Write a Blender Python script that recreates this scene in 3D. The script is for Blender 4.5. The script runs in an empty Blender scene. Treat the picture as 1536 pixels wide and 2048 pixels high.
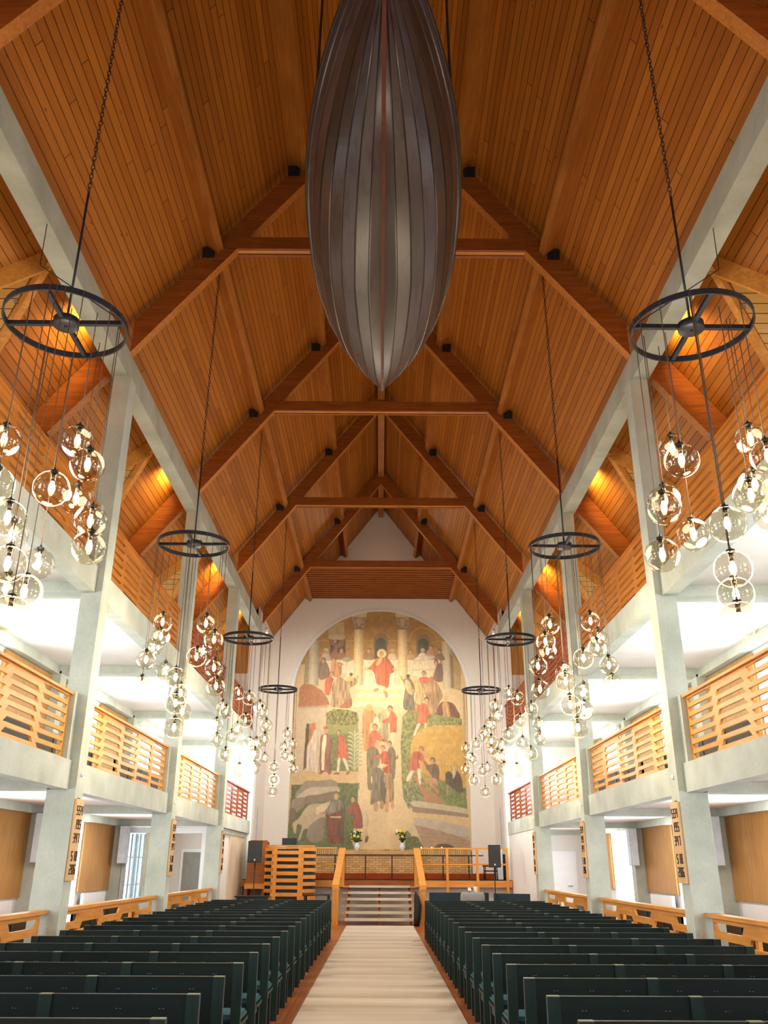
import bpy, bmesh, math, random
import numpy as np
from mathutils import Vector, Matrix
random.seed(7)
COL = bpy.context.scene.collection
scene = bpy.context.scene

# ------------------------------------------------------------------ materials
def new_mat(name):
    m = bpy.data.materials.new(name); m.use_nodes = True
    nt = m.node_tree; nt.nodes.clear()
    out = nt.nodes.new('ShaderNodeOutputMaterial')
    return m, nt, out
def lin(c):
    return tuple(((x/255)/12.92 if x/255 <= .04045 else ((x/255+.055)/1.055)**2.4) for x in c)+(1,)
def pbsdf(nt, out, rough=.6, spec=.3, metal=0):
    b = nt.nodes.new('ShaderNodeBsdfPrincipled')
    b.inputs['Roughness'].default_value = rough
    b.inputs['Specular IOR Level'].default_value = spec
    b.inputs['Metallic'].default_value = metal
    nt.links.new(b.outputs[0], out.inputs['Surface'])
    return b
def ramp(nt, stops):
    r = nt.nodes.new('ShaderNodeValToRGB'); e = r.color_ramp.elements
    e[0].position, e[0].color = stops[0]; e[1].position, e[1].color = stops[-1]
    for p, c in stops[1:-1]:
        x = e.new(p); x.color = c
    return r
def coords(nt, scale=(1,1,1), kind='Object', rot=(0,0,0)):
    tc = nt.nodes.new('ShaderNodeTexCoord'); mp = nt.nodes.new('ShaderNodeMapping')
    mp.inputs['Scale'].default_value = scale; mp.inputs['Rotation'].default_value = rot
    nt.links.new(tc.outputs[kind], mp.inputs['Vector'])
    return mp.outputs[0]
def noise(nt, vec, scale=5, detail=4, rough=.55, dist=0):
    n = nt.nodes.new('ShaderNodeTexNoise')
    n.inputs['Scale'].default_value = scale; n.inputs['Detail'].default_value = detail
    n.inputs['Roughness'].default_value = rough; n.inputs['Distortion'].default_value = dist
    nt.links.new(vec, n.inputs['Vector']); return n.outputs['Fac']
def mix(nt, fac, a, b, mode='MIX'):
    m = nt.nodes.new('ShaderNodeMix'); m.data_type = 'RGBA'; m.blend_type = mode
    for s, v in ((m.inputs[0], fac), (m.inputs[6], a), (m.inputs[7], b)):
        if isinstance(v, (int, float, tuple)): s.default_value = v
        else: nt.links.new(v, s)
    return m.outputs[2]
def plain(name, c, rough=.6, spec=.3, metal=0, var=.12, nscale=6):
    m, nt, out = new_mat(name); b = pbsdf(nt, out, rough, spec, metal)
    v = noise(nt, coords(nt), nscale, 5)
    c1 = lin(c); lo = tuple(x*(1-var) for x in c1[:3])+(1,); hi = tuple(min(1, x*(1+var)) for x in c1[:3])+(1,)
    r = ramp(nt, [(.3, lo), (.7, hi)]); nt.links.new(v, r.inputs[0]); nt.links.new(r.outputs[0], b.inputs['Base Color'])
    return m
def wood(name, c_dark, c_light, axis='Y', rough=.5, spec=.3, stretch=14, scale=7):
    m, nt, out = new_mat(name); b = pbsdf(nt, out, rough, spec)
    s = {'X': (1/stretch*3, 3, 3), 'Y': (3, 1/stretch*3, 3), 'Z': (3, 3, 1/stretch*3)}[axis]
    v = coords(nt, s)
    n1 = noise(nt, v, scale, 6, .6, .6)
    n2 = noise(nt, coords(nt), 1.3, 2)
    r = ramp(nt, [(.28, lin(c_dark)), (.72, lin(c_light))]); nt.links.new(n1, r.inputs[0])
    r2 = ramp(nt, [(.3, (.85, .83, .8, 1)), (.7, (1, 1, 1, 1))]); nt.links.new(n2, r2.inputs[0])
    nt.links.new(mix(nt, 1.0, r.outputs[0], r2.outputs[0], 'MULTIPLY'), b.inputs['Base Color'])
    return m
def boards(name, c1, c2, cm, width, length, vec, rough=.5, knots=True, gap=.006, spec=.25):
    """rows of tongue and groove boards; vec(nt) gives (along, across, 0) in metres"""
    m, nt, out = new_mat(name); b = pbsdf(nt, out, rough, spec)
    v = vec(nt)
    spx = nt.nodes.new('ShaderNodeSeparateXYZ'); nt.links.new(v, spx.inputs[0])
    dv = nt.nodes.new('ShaderNodeMath'); dv.operation = 'DIVIDE'; dv.inputs[1].default_value = width; nt.links.new(spx.outputs[1], dv.inputs[0])
    fl = nt.nodes.new('ShaderNodeMath'); fl.operation = 'FLOOR'; nt.links.new(dv.outputs[0], fl.inputs[0])
    wn = nt.nodes.new('ShaderNodeTexWhiteNoise'); wn.noise_dimensions = '1D'; nt.links.new(fl.outputs[0], wn.inputs['W'])
    ma = nt.nodes.new('ShaderNodeMath'); ma.operation = 'MULTIPLY_ADD'; ma.inputs[1].default_value = length; nt.links.new(wn.outputs['Value'], ma.inputs[0]); nt.links.new(spx.outputs[0], ma.inputs[2])
    cbx = nt.nodes.new('ShaderNodeCombineXYZ'); nt.links.new(ma.outputs[0], cbx.inputs[0]); nt.links.new(spx.outputs[1], cbx.inputs[1]); v = cbx.outputs[0]
    br = nt.nodes.new('ShaderNodeTexBrick')
    br.offset = 0; br.squash = 1
    nt.links.new(v, br.inputs['Vector'])
    br.inputs['Color1'].default_value = lin(c1); br.inputs['Color2'].default_value = lin(c2)
    br.inputs['Mortar'].default_value = lin(cm); br.inputs['Scale'].default_value = 1
    br.inputs['Mortar Size'].default_value = gap; br.inputs['Mortar Smooth'].default_value = .2
    br.inputs['Bias'].default_value = 0
    br.inputs['Brick Width'].default_value = length; br.inputs['Row Height'].default_value = width
    col = br.outputs['Color']
    mp = nt.nodes.new('ShaderNodeMapping'); mp.inputs['Scale'].default_value = (.8, 22, 1)
    nt.links.new(v, mp.inputs['Vector'])
    g = noise(nt, mp.outputs[0], 1.6, 5, .6, .4)
    rg = ramp(nt, [(.3, (.80, .77, .72, 1)), (.7, (1.0, 1.0, 1.0, 1))]); nt.links.new(g, rg.inputs[0])
    col = mix(nt, 1.0, col, rg.outputs[0], 'MULTIPLY')
    if knots:
        mp2 = nt.nodes.new('ShaderNodeMapping'); mp2.inputs['Scale'].default_value = (1.6, 5, 1)
        nt.links.new(v, mp2.inputs['Vector'])
        vo = nt.nodes.new('ShaderNodeTexVoronoi'); vo.inputs['Scale'].default_value = 1.0
        nt.links.new(mp2.outputs[0], vo.inputs['Vector'])
        rk = ramp(nt, [(.035, (.35, .28, .22, 1)), (.085, (1, 1, 1, 1))]); nt.links.new(vo.outputs['Distance'], rk.inputs[0])
        col = mix(nt, .8, col, rk.outputs[0], 'MULTIPLY')
    nt.links.new(col, b.inputs['Base Color'])
    return m
def vec_xyz(fx, fy):
    """build (f . P) pairs: fx, fy are (x,y,z) weight triples, absolute x allowed through 4th item"""
    def f(nt):
        tc = nt.nodes.new('ShaderNodeTexCoord'); sp = nt.nodes.new('ShaderNodeSeparateXYZ')
        nt.links.new(tc.outputs['Object'], sp.inputs[0])
        cb = nt.nodes.new('ShaderNodeCombineXYZ')
        def lincomb(w):
            prev = None
            for i, k in enumerate(w):
                if k == 0: continue
                mm = nt.nodes.new('ShaderNodeMath'); mm.operation = 'MULTIPLY'; mm.inputs[1].default_value = k
                nt.links.new(sp.outputs[i], mm.inputs[0]); o = mm.outputs[0]
                if prev is not None:
                    a = nt.nodes.new('ShaderNodeMath'); a.operation = 'ADD'
                    nt.links.new(prev, a.inputs[0]); nt.links.new(o, a.inputs[1]); o = a.outputs[0]
                prev = o
            return prev
        nt.links.new(lincomb(fx), cb.inputs[0]); nt.links.new(lincomb(fy), cb.inputs[1])
        return cb.outputs[0]
    return f

M = {}
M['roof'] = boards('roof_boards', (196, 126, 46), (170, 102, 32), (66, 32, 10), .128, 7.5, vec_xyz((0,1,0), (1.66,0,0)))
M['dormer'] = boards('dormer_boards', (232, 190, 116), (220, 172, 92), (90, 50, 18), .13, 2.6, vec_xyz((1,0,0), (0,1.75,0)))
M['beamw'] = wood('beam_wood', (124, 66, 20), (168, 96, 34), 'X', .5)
M['purlinw'] = wood('purlin_wood', (158, 94, 34), (198, 132, 58), 'Y', .5)
M['soffit'] = boards('soffit_slats', (184, 92, 36), (164, 76, 28), (64, 24, 10), .14, 3.0, vec_xyz((1,0,0), (0,1,0)), knots=False, gap=.022)
def concrete():
    m, nt, out = new_mat('concrete'); b = pbsdf(nt, out, .75, .2)
    n1 = noise(nt, coords(nt), 1.6, 6, .6); n2 = noise(nt, coords(nt, (1, 1, .5)), 40, 3, .6)
    r = ramp(nt, [(.32, lin((176, 184, 170))), (.68, lin((204, 210, 198)))]); nt.links.new(n1, r.inputs[0])
    r2 = ramp(nt, [(.3, (.9, .9, .9, 1)), (.7, (1, 1, 1, 1))]); nt.links.new(n2, r2.inputs[0])
    nt.links.new(mix(nt, 1.0, r.outputs[0], r2.outputs[0], 'MULTIPLY'), b.inputs['Base Color']); return m
M['concrete'] = concrete()
M['white'] = plain('white_plaster', (226, 224, 218), .8, .1, 0, .03, 3)
M['whitebrick'] = plain('white_painted_wall', (228, 222, 212), .8, .1, 0, .03, 12)
M['whitepaint'] = plain('white_paint', (236, 238, 238), .4, .4, 0, .02)
M['oak'] = wood('oak_panel', (168, 118, 58), (202, 152, 86), 'Z', .5)
M['pine'] = wood('pine_lattice', (206, 132, 48), (236, 166, 78), 'Y', .45)
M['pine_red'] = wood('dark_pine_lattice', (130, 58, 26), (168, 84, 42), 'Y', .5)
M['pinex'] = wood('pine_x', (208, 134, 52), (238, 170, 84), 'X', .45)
M['pinez'] = wood('pine_z', (208, 134, 52), (238, 170, 84), 'Z', .45)
M['greenpew'] = wood('green_paint', (3, 17, 16), (9, 32, 30), 'X', .5, .3)
M['greenpost'] = wood('green_post_paint', (10, 32, 30), (20, 50, 45), 'Z', .5, .35)
M['greenedge'] = plain('worn_edge', (122, 128, 96), .5)
M['cushion'] = plain('teal_cushion', (64, 106, 118), .9, .1, 0, .1, 40)
M['bluepew'] = plain('blue_green_paint', (18, 44, 56), .45, .4)
M['screw'] = plain('screw_metal', (120, 130, 130), .35, .5, .6)
M['floor'] = boards('floor_parquet', (196, 118, 56), (168, 92, 42), (90, 44, 20), .07, .5, vec_xyz((0,1,0), (1,0,0)), .3, False, .003, .5)
def carpet():
    m, nt, out = new_mat('carpet_beige'); b = pbsdf(nt, out, .95, .05)
    n1 = noise(nt, coords(nt, (.12, 1.6, 1)), 1.2, 4, .5); n2 = noise(nt, coords(nt), 220, 2)
    r = ramp(nt, [(.35, lin((196, 182, 160))), (.65, lin((226, 218, 206)))]); nt.links.new(n1, r.inputs[0])
    r2 = ramp(nt, [(.3, (.88, .88, .88, 1)), (.7, (1, 1, 1, 1))]); nt.links.new(n2, r2.inputs[0])
    nt.links.new(mix(nt, 1.0, r.outputs[0], r2.outputs[0], 'MULTIPLY'), b.inputs['Base Color']); return m
M['carpet'] = carpet()
M['black'] = plain('black_paint', (20, 22, 24), .5, .4)
M['iron'] = plain('dark_iron', (40, 42, 50), .45, .5, .3)
M['chrome'] = plain('chrome', (150, 140, 120), .18, .5, .9)
M['stone'] = plain('grey_stone', (150, 152, 148), .8, .2, 0, .12, 20)
M['silver'] = plain('silver', (205, 205, 200), .2, .6, .9)
M['redfloor'] = plain('red_brown_carpet', (150, 66, 30), .9, .1)
M['darkcarpet'] = plain('dark_grey_carpet', (42, 38, 36), .9, .1)
M['greypanel'] = plain('grey_fabric_panel', (186, 192, 192), .7, .2)
M['greyglass'] = plain('grey_window_blind', (124, 124, 112), .4, .5)
M['darkpanel'] = plain('dark_grey_panel', (60, 64, 66), .7, .2)
M['brass'] = plain('brass', (190, 150, 70), .25, .5, .9)
M['rope'] = plain('dark_rope', (40, 30, 24), .8)
M['cord'] = plain('brown_cord', (96, 78, 62), .5, .4)
M['skin'] = None
def brick():
    m, nt, out = new_mat('yellow_brick'); b = pbsdf(nt, out, .8, .15)
    br = nt.nodes.new('ShaderNodeTexBrick'); nt.links.new(vec_xyz((1,0,0), (0,0,1))(nt), br.inputs['Vector'])
    for k, v in (('Color1', lin((214, 180, 124))), ('Color2', lin((188, 148, 92))), ('Mortar', lin((128, 104, 72)))): br.inputs[k].default_value = v
    br.inputs['Scale'].default_value = 1; br.inputs['Mortar Size'].default_value = .008
    br.inputs['Brick Width'].default_value = .24; br.inputs['Row Height'].default_value = .075
    nt.links.new(br.outputs[0], b.inputs['Base Color']); return m
M['brick'] = brick()
def brick2():
    m, nt, out = new_mat('soldier_brick'); b = pbsdf(nt, out, .8, .15)
    br = nt.nodes.new('ShaderNodeTexBrick'); nt.links.new(vec_xyz((1,0,0), (0,0,1))(nt), br.inputs['Vector'])
    for k, v in (('Color1', lin((212, 184, 128))), ('Color2', lin((190, 156, 100))), ('Mortar', lin((110, 90, 60)))): br.inputs[k].default_value = v
    br.offset = 0; br.inputs['Scale'].default_value = 1; br.inputs['Mortar Size'].default_value = .01
    br.inputs['Brick Width'].default_value = .08; br.inputs['Row Height'].default_value = 1.0
    nt.links.new(br.outputs[0], b.inputs['Base Color']); return m
M['soldier'] = brick2()
def emis(name, c, s):
    m, nt, out = new_mat(name); e = nt.nodes.new('ShaderNodeEmission')
    e.inputs[0].default_value = lin(c); e.inputs[1].default_value = s
    nt.links.new(e.outputs[0], out.inputs[0]); m.cycles.emission_sampling = 'NONE'; return m
M['bulb'] = emis('bulb_glow', (255, 220, 150), 45)
M['lampglow'] = emis('lamp_glow', (255, 225, 170), 6)
M['skyglass_back'] = emis('overcast_daylight', (236, 244, 255), 1.0)
def glassy(name, tint, edge, facexp=3.0):
    m, nt, out = new_mat(name)
    tr = nt.nodes.new('ShaderNodeBsdfTransparent'); tr.inputs[0].default_value = tint
    gl = nt.nodes.new('ShaderNodeBsdfGlossy'); gl.inputs['Roughness'].default_value = .02; gl.inputs[0].default_value = edge
    lw = nt.nodes.new('ShaderNodeLayerWeight'); lw.inputs[0].default_value = .5
    p = nt.nodes.new('ShaderNodeMath'); p.operation = 'POWER'; p.inputs[1].default_value = facexp
    nt.links.new(lw.outputs['Facing'], p.inputs[0])
    mm = nt.nodes.new('ShaderNodeMath'); mm.operation = 'MULTIPLY_ADD'; mm.inputs[1].default_value = .34; mm.inputs[2].default_value = .075
    nt.links.new(p.outputs[0], mm.inputs[0])
    mx = nt.nodes.new('ShaderNodeMixShader'); nt.links.new(mm.outputs[0], mx.inputs[0])
    nt.links.new(tr.outputs[0], mx.inputs[1]); nt.links.new(gl.outputs[0], mx.inputs[2])
    nt.links.new(mx.outputs[0], out.inputs[0]); return m
M['globe'] = glassy('smoked_globe_glass', (.90, .87, .80, 1), (.7, .68, .64, 1), 6.0)
M['pane'] = glassy('window_glass', (.97, .98, 1, 1), (.9, .95, 1, 1), 4)
M['blueglass'] = glassy('folding_glass', (.62, .72, .76, 1), (.8, .9, .95, 1), 2)
def hullmat():
    m, nt, out = new_mat('hull_planks'); b = pbsdf(nt, out, .33, .6)
    at = nt.nodes.new('ShaderNodeAttribute'); at.attribute_name = 'Col'
    n1 = noise(nt, coords(nt, (5, .7, 5)), 2.2, 6, .65, .4)
    r = ramp(nt, [(.32, (.55, .5, .5, 1)), (.5, (1, 1, 1, 1)), (.72, (1.0, 1.12, 1.25, 1))]); nt.links.new(n1, r.inputs[0])
    nt.links.new(mix(nt, 1.0, at.outputs['Color'], r.outputs[0], 'MULTIPLY'), b.inputs['Base Color']); return m
M['hull'] = hullmat()
def muralmat():
    m, nt, out = new_mat('painted_mural'); b = pbsdf(nt, out, .85, .1)
    at = nt.nodes.new('ShaderNodeAttribute'); at.attribute_name = 'Col'
    n1 = noise(nt, coords(nt), 9, 6, .7); n2 = noise(nt, coords(nt), 1.2, 3)
    r = ramp(nt, [(.3, (.86, .85, .82, 1)), (.7, (1.06, 1.06, 1.06, 1))]); nt.links.new(n1, r.inputs[0])
    nt.links.new(mix(nt, 1.0, at.outputs['Color'], r.outputs[0], 'MULTIPLY'), b.inputs['Base Color']); return m
M['mural'] = muralmat()
M['petal'] = plain('yellow_petal', (246, 214, 40), .6); M['petalw'] = plain('cream_petal', (236, 230, 190), .6)
M['leaf'] = plain('green_leaf', (52, 84, 36), .6); M['porcelain'] = plain('blue_white_porcelain', (214, 222, 236), .2, .5, 0, .15, 60)
M['ink'] = plain('black_ink', (28, 20, 14), .6)
M['boardw'] = wood('hymn_board_wood', (206, 160, 106), (230, 190, 138), 'Z', .5)

# ------------------------------------------------------------------ mesh builder
class B:
    def __init__(s): s.v = []; s.f = []; s.m = []; s.mats = []; s.sm = []
    def mi(s, mat):
        if mat not in s.mats: s.mats.append(mat)
        return s.mats.index(mat)
    def add(s, vs, fs, mat, smooth=False):
        o = len(s.v); k = s.mi(mat)
        s.v += [tuple(x) for x in vs]; s.f += [tuple(o+i for i in f) for f in fs]; s.m += [k]*len(fs); s.sm += [smooth]*len(fs)
        return s
    def box(s, x0, x1, y0, y1, z0, z1, mat, T=None):
        vs = [Vector((x, y, z)) for z in (z0, z1) for y in (y0, y1) for x in (x0, x1)]
        if T is not None: vs = [T @ v for v in vs]
        return s.add(vs, [(0,2,3,1), (4,5,7,6), (0,1,5,4), (2,6,7,3), (0,4,6,2), (1,3,7,5)], mat)
    def prism(s, poly, d, mat, smooth=False):
        """poly: list of 3d points; d: extrusion vector"""
        n = len(poly); d = Vector(d); vs = [Vector(p) for p in poly]+[Vector(p)+d for p in poly]
        fs = [tuple(range(n))[::-1], tuple(range(n, 2*n))]+[(i, (i+1) % n, n+(i+1) % n, n+i) for i in range(n)]
        return s.add(vs, fs, mat, smooth)
    def bar(s, a, b, w, h, mat, up=(0,0,1)):
        """rectangular bar from a to b; w across, h along up"""
        a, b = Vector(a), Vector(b); d = (b-a).normalized(); u = Vector(up); r = d.cross(u).normalized(); u = r.cross(d)
        vs = [p+r*i*w/2+u*j*h/2 for p in (a, b) for i, j in ((-1,-1), (1,-1), (1,1), (-1,1))]
        return s.add(vs, [(0,1,2,3), (7,6,5,4), (0,4,5,1), (1,5,6,2), (2,6,7,3), (3,7,4,0)], mat)
    def tube(s, pts, r, mat, n=8, cap=True):
        pts = [Vector(p) for p in pts]; rings = []
        for i, p in enumerate(pts):
            d = (pts[min(i+1, len(pts)-1)]-pts[max(i-1, 0)]).normalized()
            u = Vector((0,0,1)) if abs(d.z) < .9 else Vector((1,0,0)); a = d.cross(u).normalized(); b = a.cross(d)
            rr = r[i] if isinstance(r, (list, tuple)) else r
            rings.append([p+a*rr*math.cos(t*2*math.pi/n)+b*rr*math.sin(t*2*math.pi/n) for t in range(n)])
        vs = [v for R in rings for v in R]; fs = []
        for i in range(len(pts)-1):
            for j in range(n):
                fs.append((i*n+j, i*n+(j+1) % n, (i+1)*n+(j+1) % n, (i+1)*n+j))
        if cap: fs += [tuple(range(n)), tuple(range((len(pts)-1)*n, len(pts)*n))[::-1]]
        return s.add(vs, fs, mat, True)
    def lathe(s, prof, mat, c=(0,0,0), n=20, axis='Z'):
        vs = []; fs = []
        for (r, z) in prof:
            for j in range(n):
                t = j*2*math.pi/n; vs.append((c[0]+r*math.cos(t), c[1]+r*math.sin(t), c[2]+z))
        for i in range(len(prof)-1):
            for j in range(n): fs.append((i*n+j, i*n+(j+1) % n, (i+1)*n+(j+1) % n, (i+1)*n+j))
        fs += [tuple(range(n))[::-1], tuple(range((len(prof)-1)*n, len(prof)*n))]
        return s.add(vs, fs, mat, True)
    def ball(s, c, r, mat, nu=12, nv=8, sz=1):
        prof = [(max(r*math.sin(math.pi*i/nv), 1e-4), -r*sz*math.cos(math.pi*i/nv)) for i in range(nv+1)]
        return s.lathe(prof, mat, c, nu)
    def mesh(s, name):
        me = bpy.data.meshes.new(name); me.from_pydata(s.v, [], s.f)
        for m in s.mats: me.materials.append(m)
        me.polygons.foreach_set('material_index', s.m); me.polygons.foreach_set('use_smooth', s.sm)
        me.update()
        bm = bmesh.new(); bm.from_mesh(me); bmesh.ops.recalc_face_normals(bm, faces=bm.faces); bm.to_mesh(me); bm.free()
        return me
    def obj(s, name, parent=None, label=None, cat=None, group=None, kind=None, loc=None):
        return link(name, s.mesh(name), parent, label, cat, group, kind, loc)
def link(name, data, parent=None, label=None, cat=None, group=None, kind=None, loc=None):
    o = bpy.data.objects.new(name, data); COL.objects.link(o)
    if parent is not None: o.parent = parent
    if loc is not None: o.location = loc
    if label: o['label'] = label
    if cat: o['category'] = cat
    if group: o['group'] = group
    if kind: o['kind'] = kind
    return o
def thing(name, label, cat, loc=(0,0,0), rz=0, group=None, kind=None):
    o = link(name, None, None, label, cat, group, kind, loc); o.rotation_euler = (0,0,rz); return o
def copy_tree(o, parent=None):
    c = o.copy(); COL.objects.link(c); c.parent = parent
    for ch in o.children: copy_tree(ch, c)
    return c
def holed(name, outer, holes, place, thick, mat):
    """flat sheet with holes from a filled 2d curve; place(u,v,w)->xyz"""
    cu = bpy.data.curves.new(name, 'CURVE'); cu.dimensions = '2D'; cu.fill_mode = 'BOTH'; cu.extrude = thick/2
    for pl in [outer]+holes:
        sp = cu.splines.new('POLY'); sp.points.add(len(pl)-1)
        for i, (x, y) in enumerate(pl): sp.points[i].co = (x, y, 0, 1)
        sp.use_cyclic_u = True
    t = bpy.data.objects.new('tmp', cu); COL.objects.link(t)
    dg = bpy.context.evaluated_depsgraph_get()
    me = bpy.data.meshes.new_from_object(t.evaluated_get(dg))
    bpy.data.objects.remove(t)
    for v in me.vertices: v.co = place(v.co.x, v.co.y, v.co.z)
    me.materials.clear(); me.materials.append(mat); me.update()
    bm = bmesh.new(); bm.from_mesh(me); bmesh.ops.recalc_face_normals(bm, faces=bm.faces); bm.to_mesh(me); bm.free()
    me.name = name; return me

ORD = ['nearest', 'second nearest', 'third', 'fourth', 'fifth', 'sixth', 'seventh', 'eighth', 'ninth', 'tenth', 'eleventh', 'twelfth', 'thirteenth', 'fourteenth', 'fifteenth', 'sixteenth', 'seventeenth', 'eighteenth', 'nineteenth', 'twentieth']
SIDE = {-1: 'left', 1: 'right'}

M['palewood'] = wood('pale_wood_panel', (214, 196, 166), (232, 218, 192), 'Z', .5)
M['speakerwhite'] = plain('pale_blue_grille', (206, 216, 224), .6)

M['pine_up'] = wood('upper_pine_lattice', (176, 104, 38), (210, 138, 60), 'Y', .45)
M['rafterlit'] = wood('rafter_underside_lit', (176, 106, 42), (214, 142, 66), 'X', .5)  # lighter tone imitates chandelier light on the rafter undersides
M['pinegal'] = wood('gallery_lattice_pine', (206, 128, 44), (236, 162, 70), 'Y', .45)
# ------------------------------------------------------------------ setting
CY = [12.75+6*(k-1) for k in range(-2, 5)]       # column centres: -5.25 .. 30.75
YEND = 30.6; YM = 35.14; YB = -6.0
def rz_(x): return 16.26-1.325*abs(x)
B().box(-7.4, 7.4, YB, 36, -.1, 0, M['floor']).obj('floor', kind='structure')
# roof boards, both slopes, dormer cut-outs beyond the wall beam
DY = [4.2, 10.2, 16.25, 22.25, 27.9]
b = B()
for s in (-1, 1):
    b.add([(0,YB,16.26), (0,36,16.26), (s*4.94,36,rz_(4.94)), (s*4.94,YB,rz_(4.94))], [(0,1,2,3)], M['roof'])
    ys = YB
    for i, dy in enumerate(DY+[None]):
        if dy is None:
            b.add([(s*4.94,ys,rz_(4.94)), (s*4.94,36,rz_(4.94)), (s*7.12,36,rz_(7.12)), (s*7.12,ye,rz_(7.12))], [(0,1,2,3)], M['roof']); break
        ya = dy-1.75; prev = ys if i == 0 else ye
        b.add([(s*4.94,ys,rz_(4.94)), (s*4.94,dy,rz_(4.94)), (s*7.12,ya,rz_(7.12)), (s*7.12,prev,rz_(7.12))], [(0,1,2,3)], M['roof'])
        ys = dy; ye = dy+1.75
b.obj('ceiling', kind='structure')
for s in (-1, 1):
    for i, dy in enumerate(DY):
        t = thing('roof_dormer', 'pale pine boarded dormer cut into the %s roof slope, %s from the camera' % (SIDE[s], ORD[i]), 'dormer', (0,0,0), 0, 'dormers in the roof above the upper galleries')
        A = (s*4.94, dy, rz_(4.94)); R = (s*7.3, dy, rz_(4.94))
        d = B()
        for q in (-1, 1):
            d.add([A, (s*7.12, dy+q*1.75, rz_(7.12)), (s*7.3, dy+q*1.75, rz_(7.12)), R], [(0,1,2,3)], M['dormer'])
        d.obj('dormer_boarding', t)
        for q in (-1, 1):
            v = B(); v.bar((A[0]-s*.12, A[1], A[2]+.02), (s*7.1, dy+q*1.75, rz_(7.12)-.02), .09, .26, M['pinex'])
            v.lathe([(.035,-.01), (.035,.01)], M['screw'], (A[0]+s*.33, dy+q*.21, A[2]-.56), 8)
            v.obj('valley_beam', t)
        w = B(); x = s*7.08
        w.bar((x, dy-1.6, rz_(7.12)+.05), (x, dy+1.6, rz_(7.12)+.05), .06, .08, M['pine'])
        for q in range(-4, 5):
            h = (1-abs(q)/4.6)*2.6; w.bar((x, dy+q*.36, rz_(7.12)+.05), (x, dy+q*.36, rz_(7.12)+.05+h), .02, .02, M['iron'], (1,0,0))
        for q in range(1, 7):
            h = q*.36; ww = 1.65*(1-h/2.85); w.bar((x, dy-ww, rz_(7.12)+h), (x, dy+ww, rz_(7.12)+h), .02, .02, M['iron'])
        w.obj('window_grid', t)
        g = B(); g.add([(s*7.2, dy-1.75, rz_(7.12)), (s*7.2, dy+1.75, rz_(7.12)), (s*7.2, dy, rz_(4.94))], [(0,1,2)], M['pane']); g.obj('window_pane', t)
# ridge, purlins
def purl_z(x): return 15.96-1.34*abs(x)
rb = B(); rb.box(-.11, .11, YB, 35.0, 15.72, 16.2, M['purlinw']); rb.obj('ridge_beam', None, 'long dark ridge beam running under the roof apex', 'beam')
for s in (-1, 1):
    for x, nm in ((1.59, 'upper'), (3.05, 'lower')):
        z = purl_z(x)+.17; n = Vector((s*1.325, 0, 1)).normalized(); a = Vector((s*x, YB, z))
        p = B(); p.bar(a, a+Vector((0, 35.05-YB, 0)), .15, .36, M['purlinw'], n)
        p.obj('roof_purlin', None, 'long pine purlin running lengthwise under the %s roof slope, the %s one' % (SIDE[s], nm), 'purlin', 'lengthwise purlins under the roof boards')
# trusses
def raft_z(x): return 15.43-1.31*abs(x)
NM = {-2: 'behind the camera', -1: 'behind the camera', 0: 'at the top corners of the view', 1: 'nearest wholly visible, behind the boat', 2: 'second, below the bow of the boat', 3: 'third, towards the mural', 4: 'last one, in front of the mural wall'}
for k in range(-2, 5):
    y = CY[k+2]+.03
    t = thing('roof_truss', 'orange pine roof truss, '+NM[k], 'truss', (0,0,0), 0, 'roof trusses crossing the nave')
    for s in (-1, 1):
        r = B()
        x0, x1 = 0, 4.30
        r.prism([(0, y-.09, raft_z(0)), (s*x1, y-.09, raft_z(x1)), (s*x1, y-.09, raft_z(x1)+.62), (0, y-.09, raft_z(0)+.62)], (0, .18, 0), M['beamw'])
        r.m[2] = r.mi(M['rafterlit']); r.obj('rafter', t)
        r2 = B(); x0 = 4.55; x1 = 5.62
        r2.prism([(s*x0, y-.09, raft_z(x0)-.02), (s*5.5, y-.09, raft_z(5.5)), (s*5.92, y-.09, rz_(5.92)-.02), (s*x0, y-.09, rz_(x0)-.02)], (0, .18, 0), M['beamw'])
        r2.m[2] = r2.mi(M['rafterlit']); r2.obj('outer_rafter', t)
        for x in (1.66, 3.12):
            z = raft_z(x)+.55
            h = B(); h.box(s*x-.11, s*x+.11, y-.12, y-.09, z-.1, z+.12, M['iron']); h.box(s*x-.03, s*x+.03, y-.2, y-.12, z-.08, z+.0, M['iron']); h.obj('purlin_hanger', t)
    c = B()
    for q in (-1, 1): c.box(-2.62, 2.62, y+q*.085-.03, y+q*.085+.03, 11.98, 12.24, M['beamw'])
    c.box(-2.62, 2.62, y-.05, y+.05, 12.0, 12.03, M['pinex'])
    c.obj('collar_beam', t)
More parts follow.
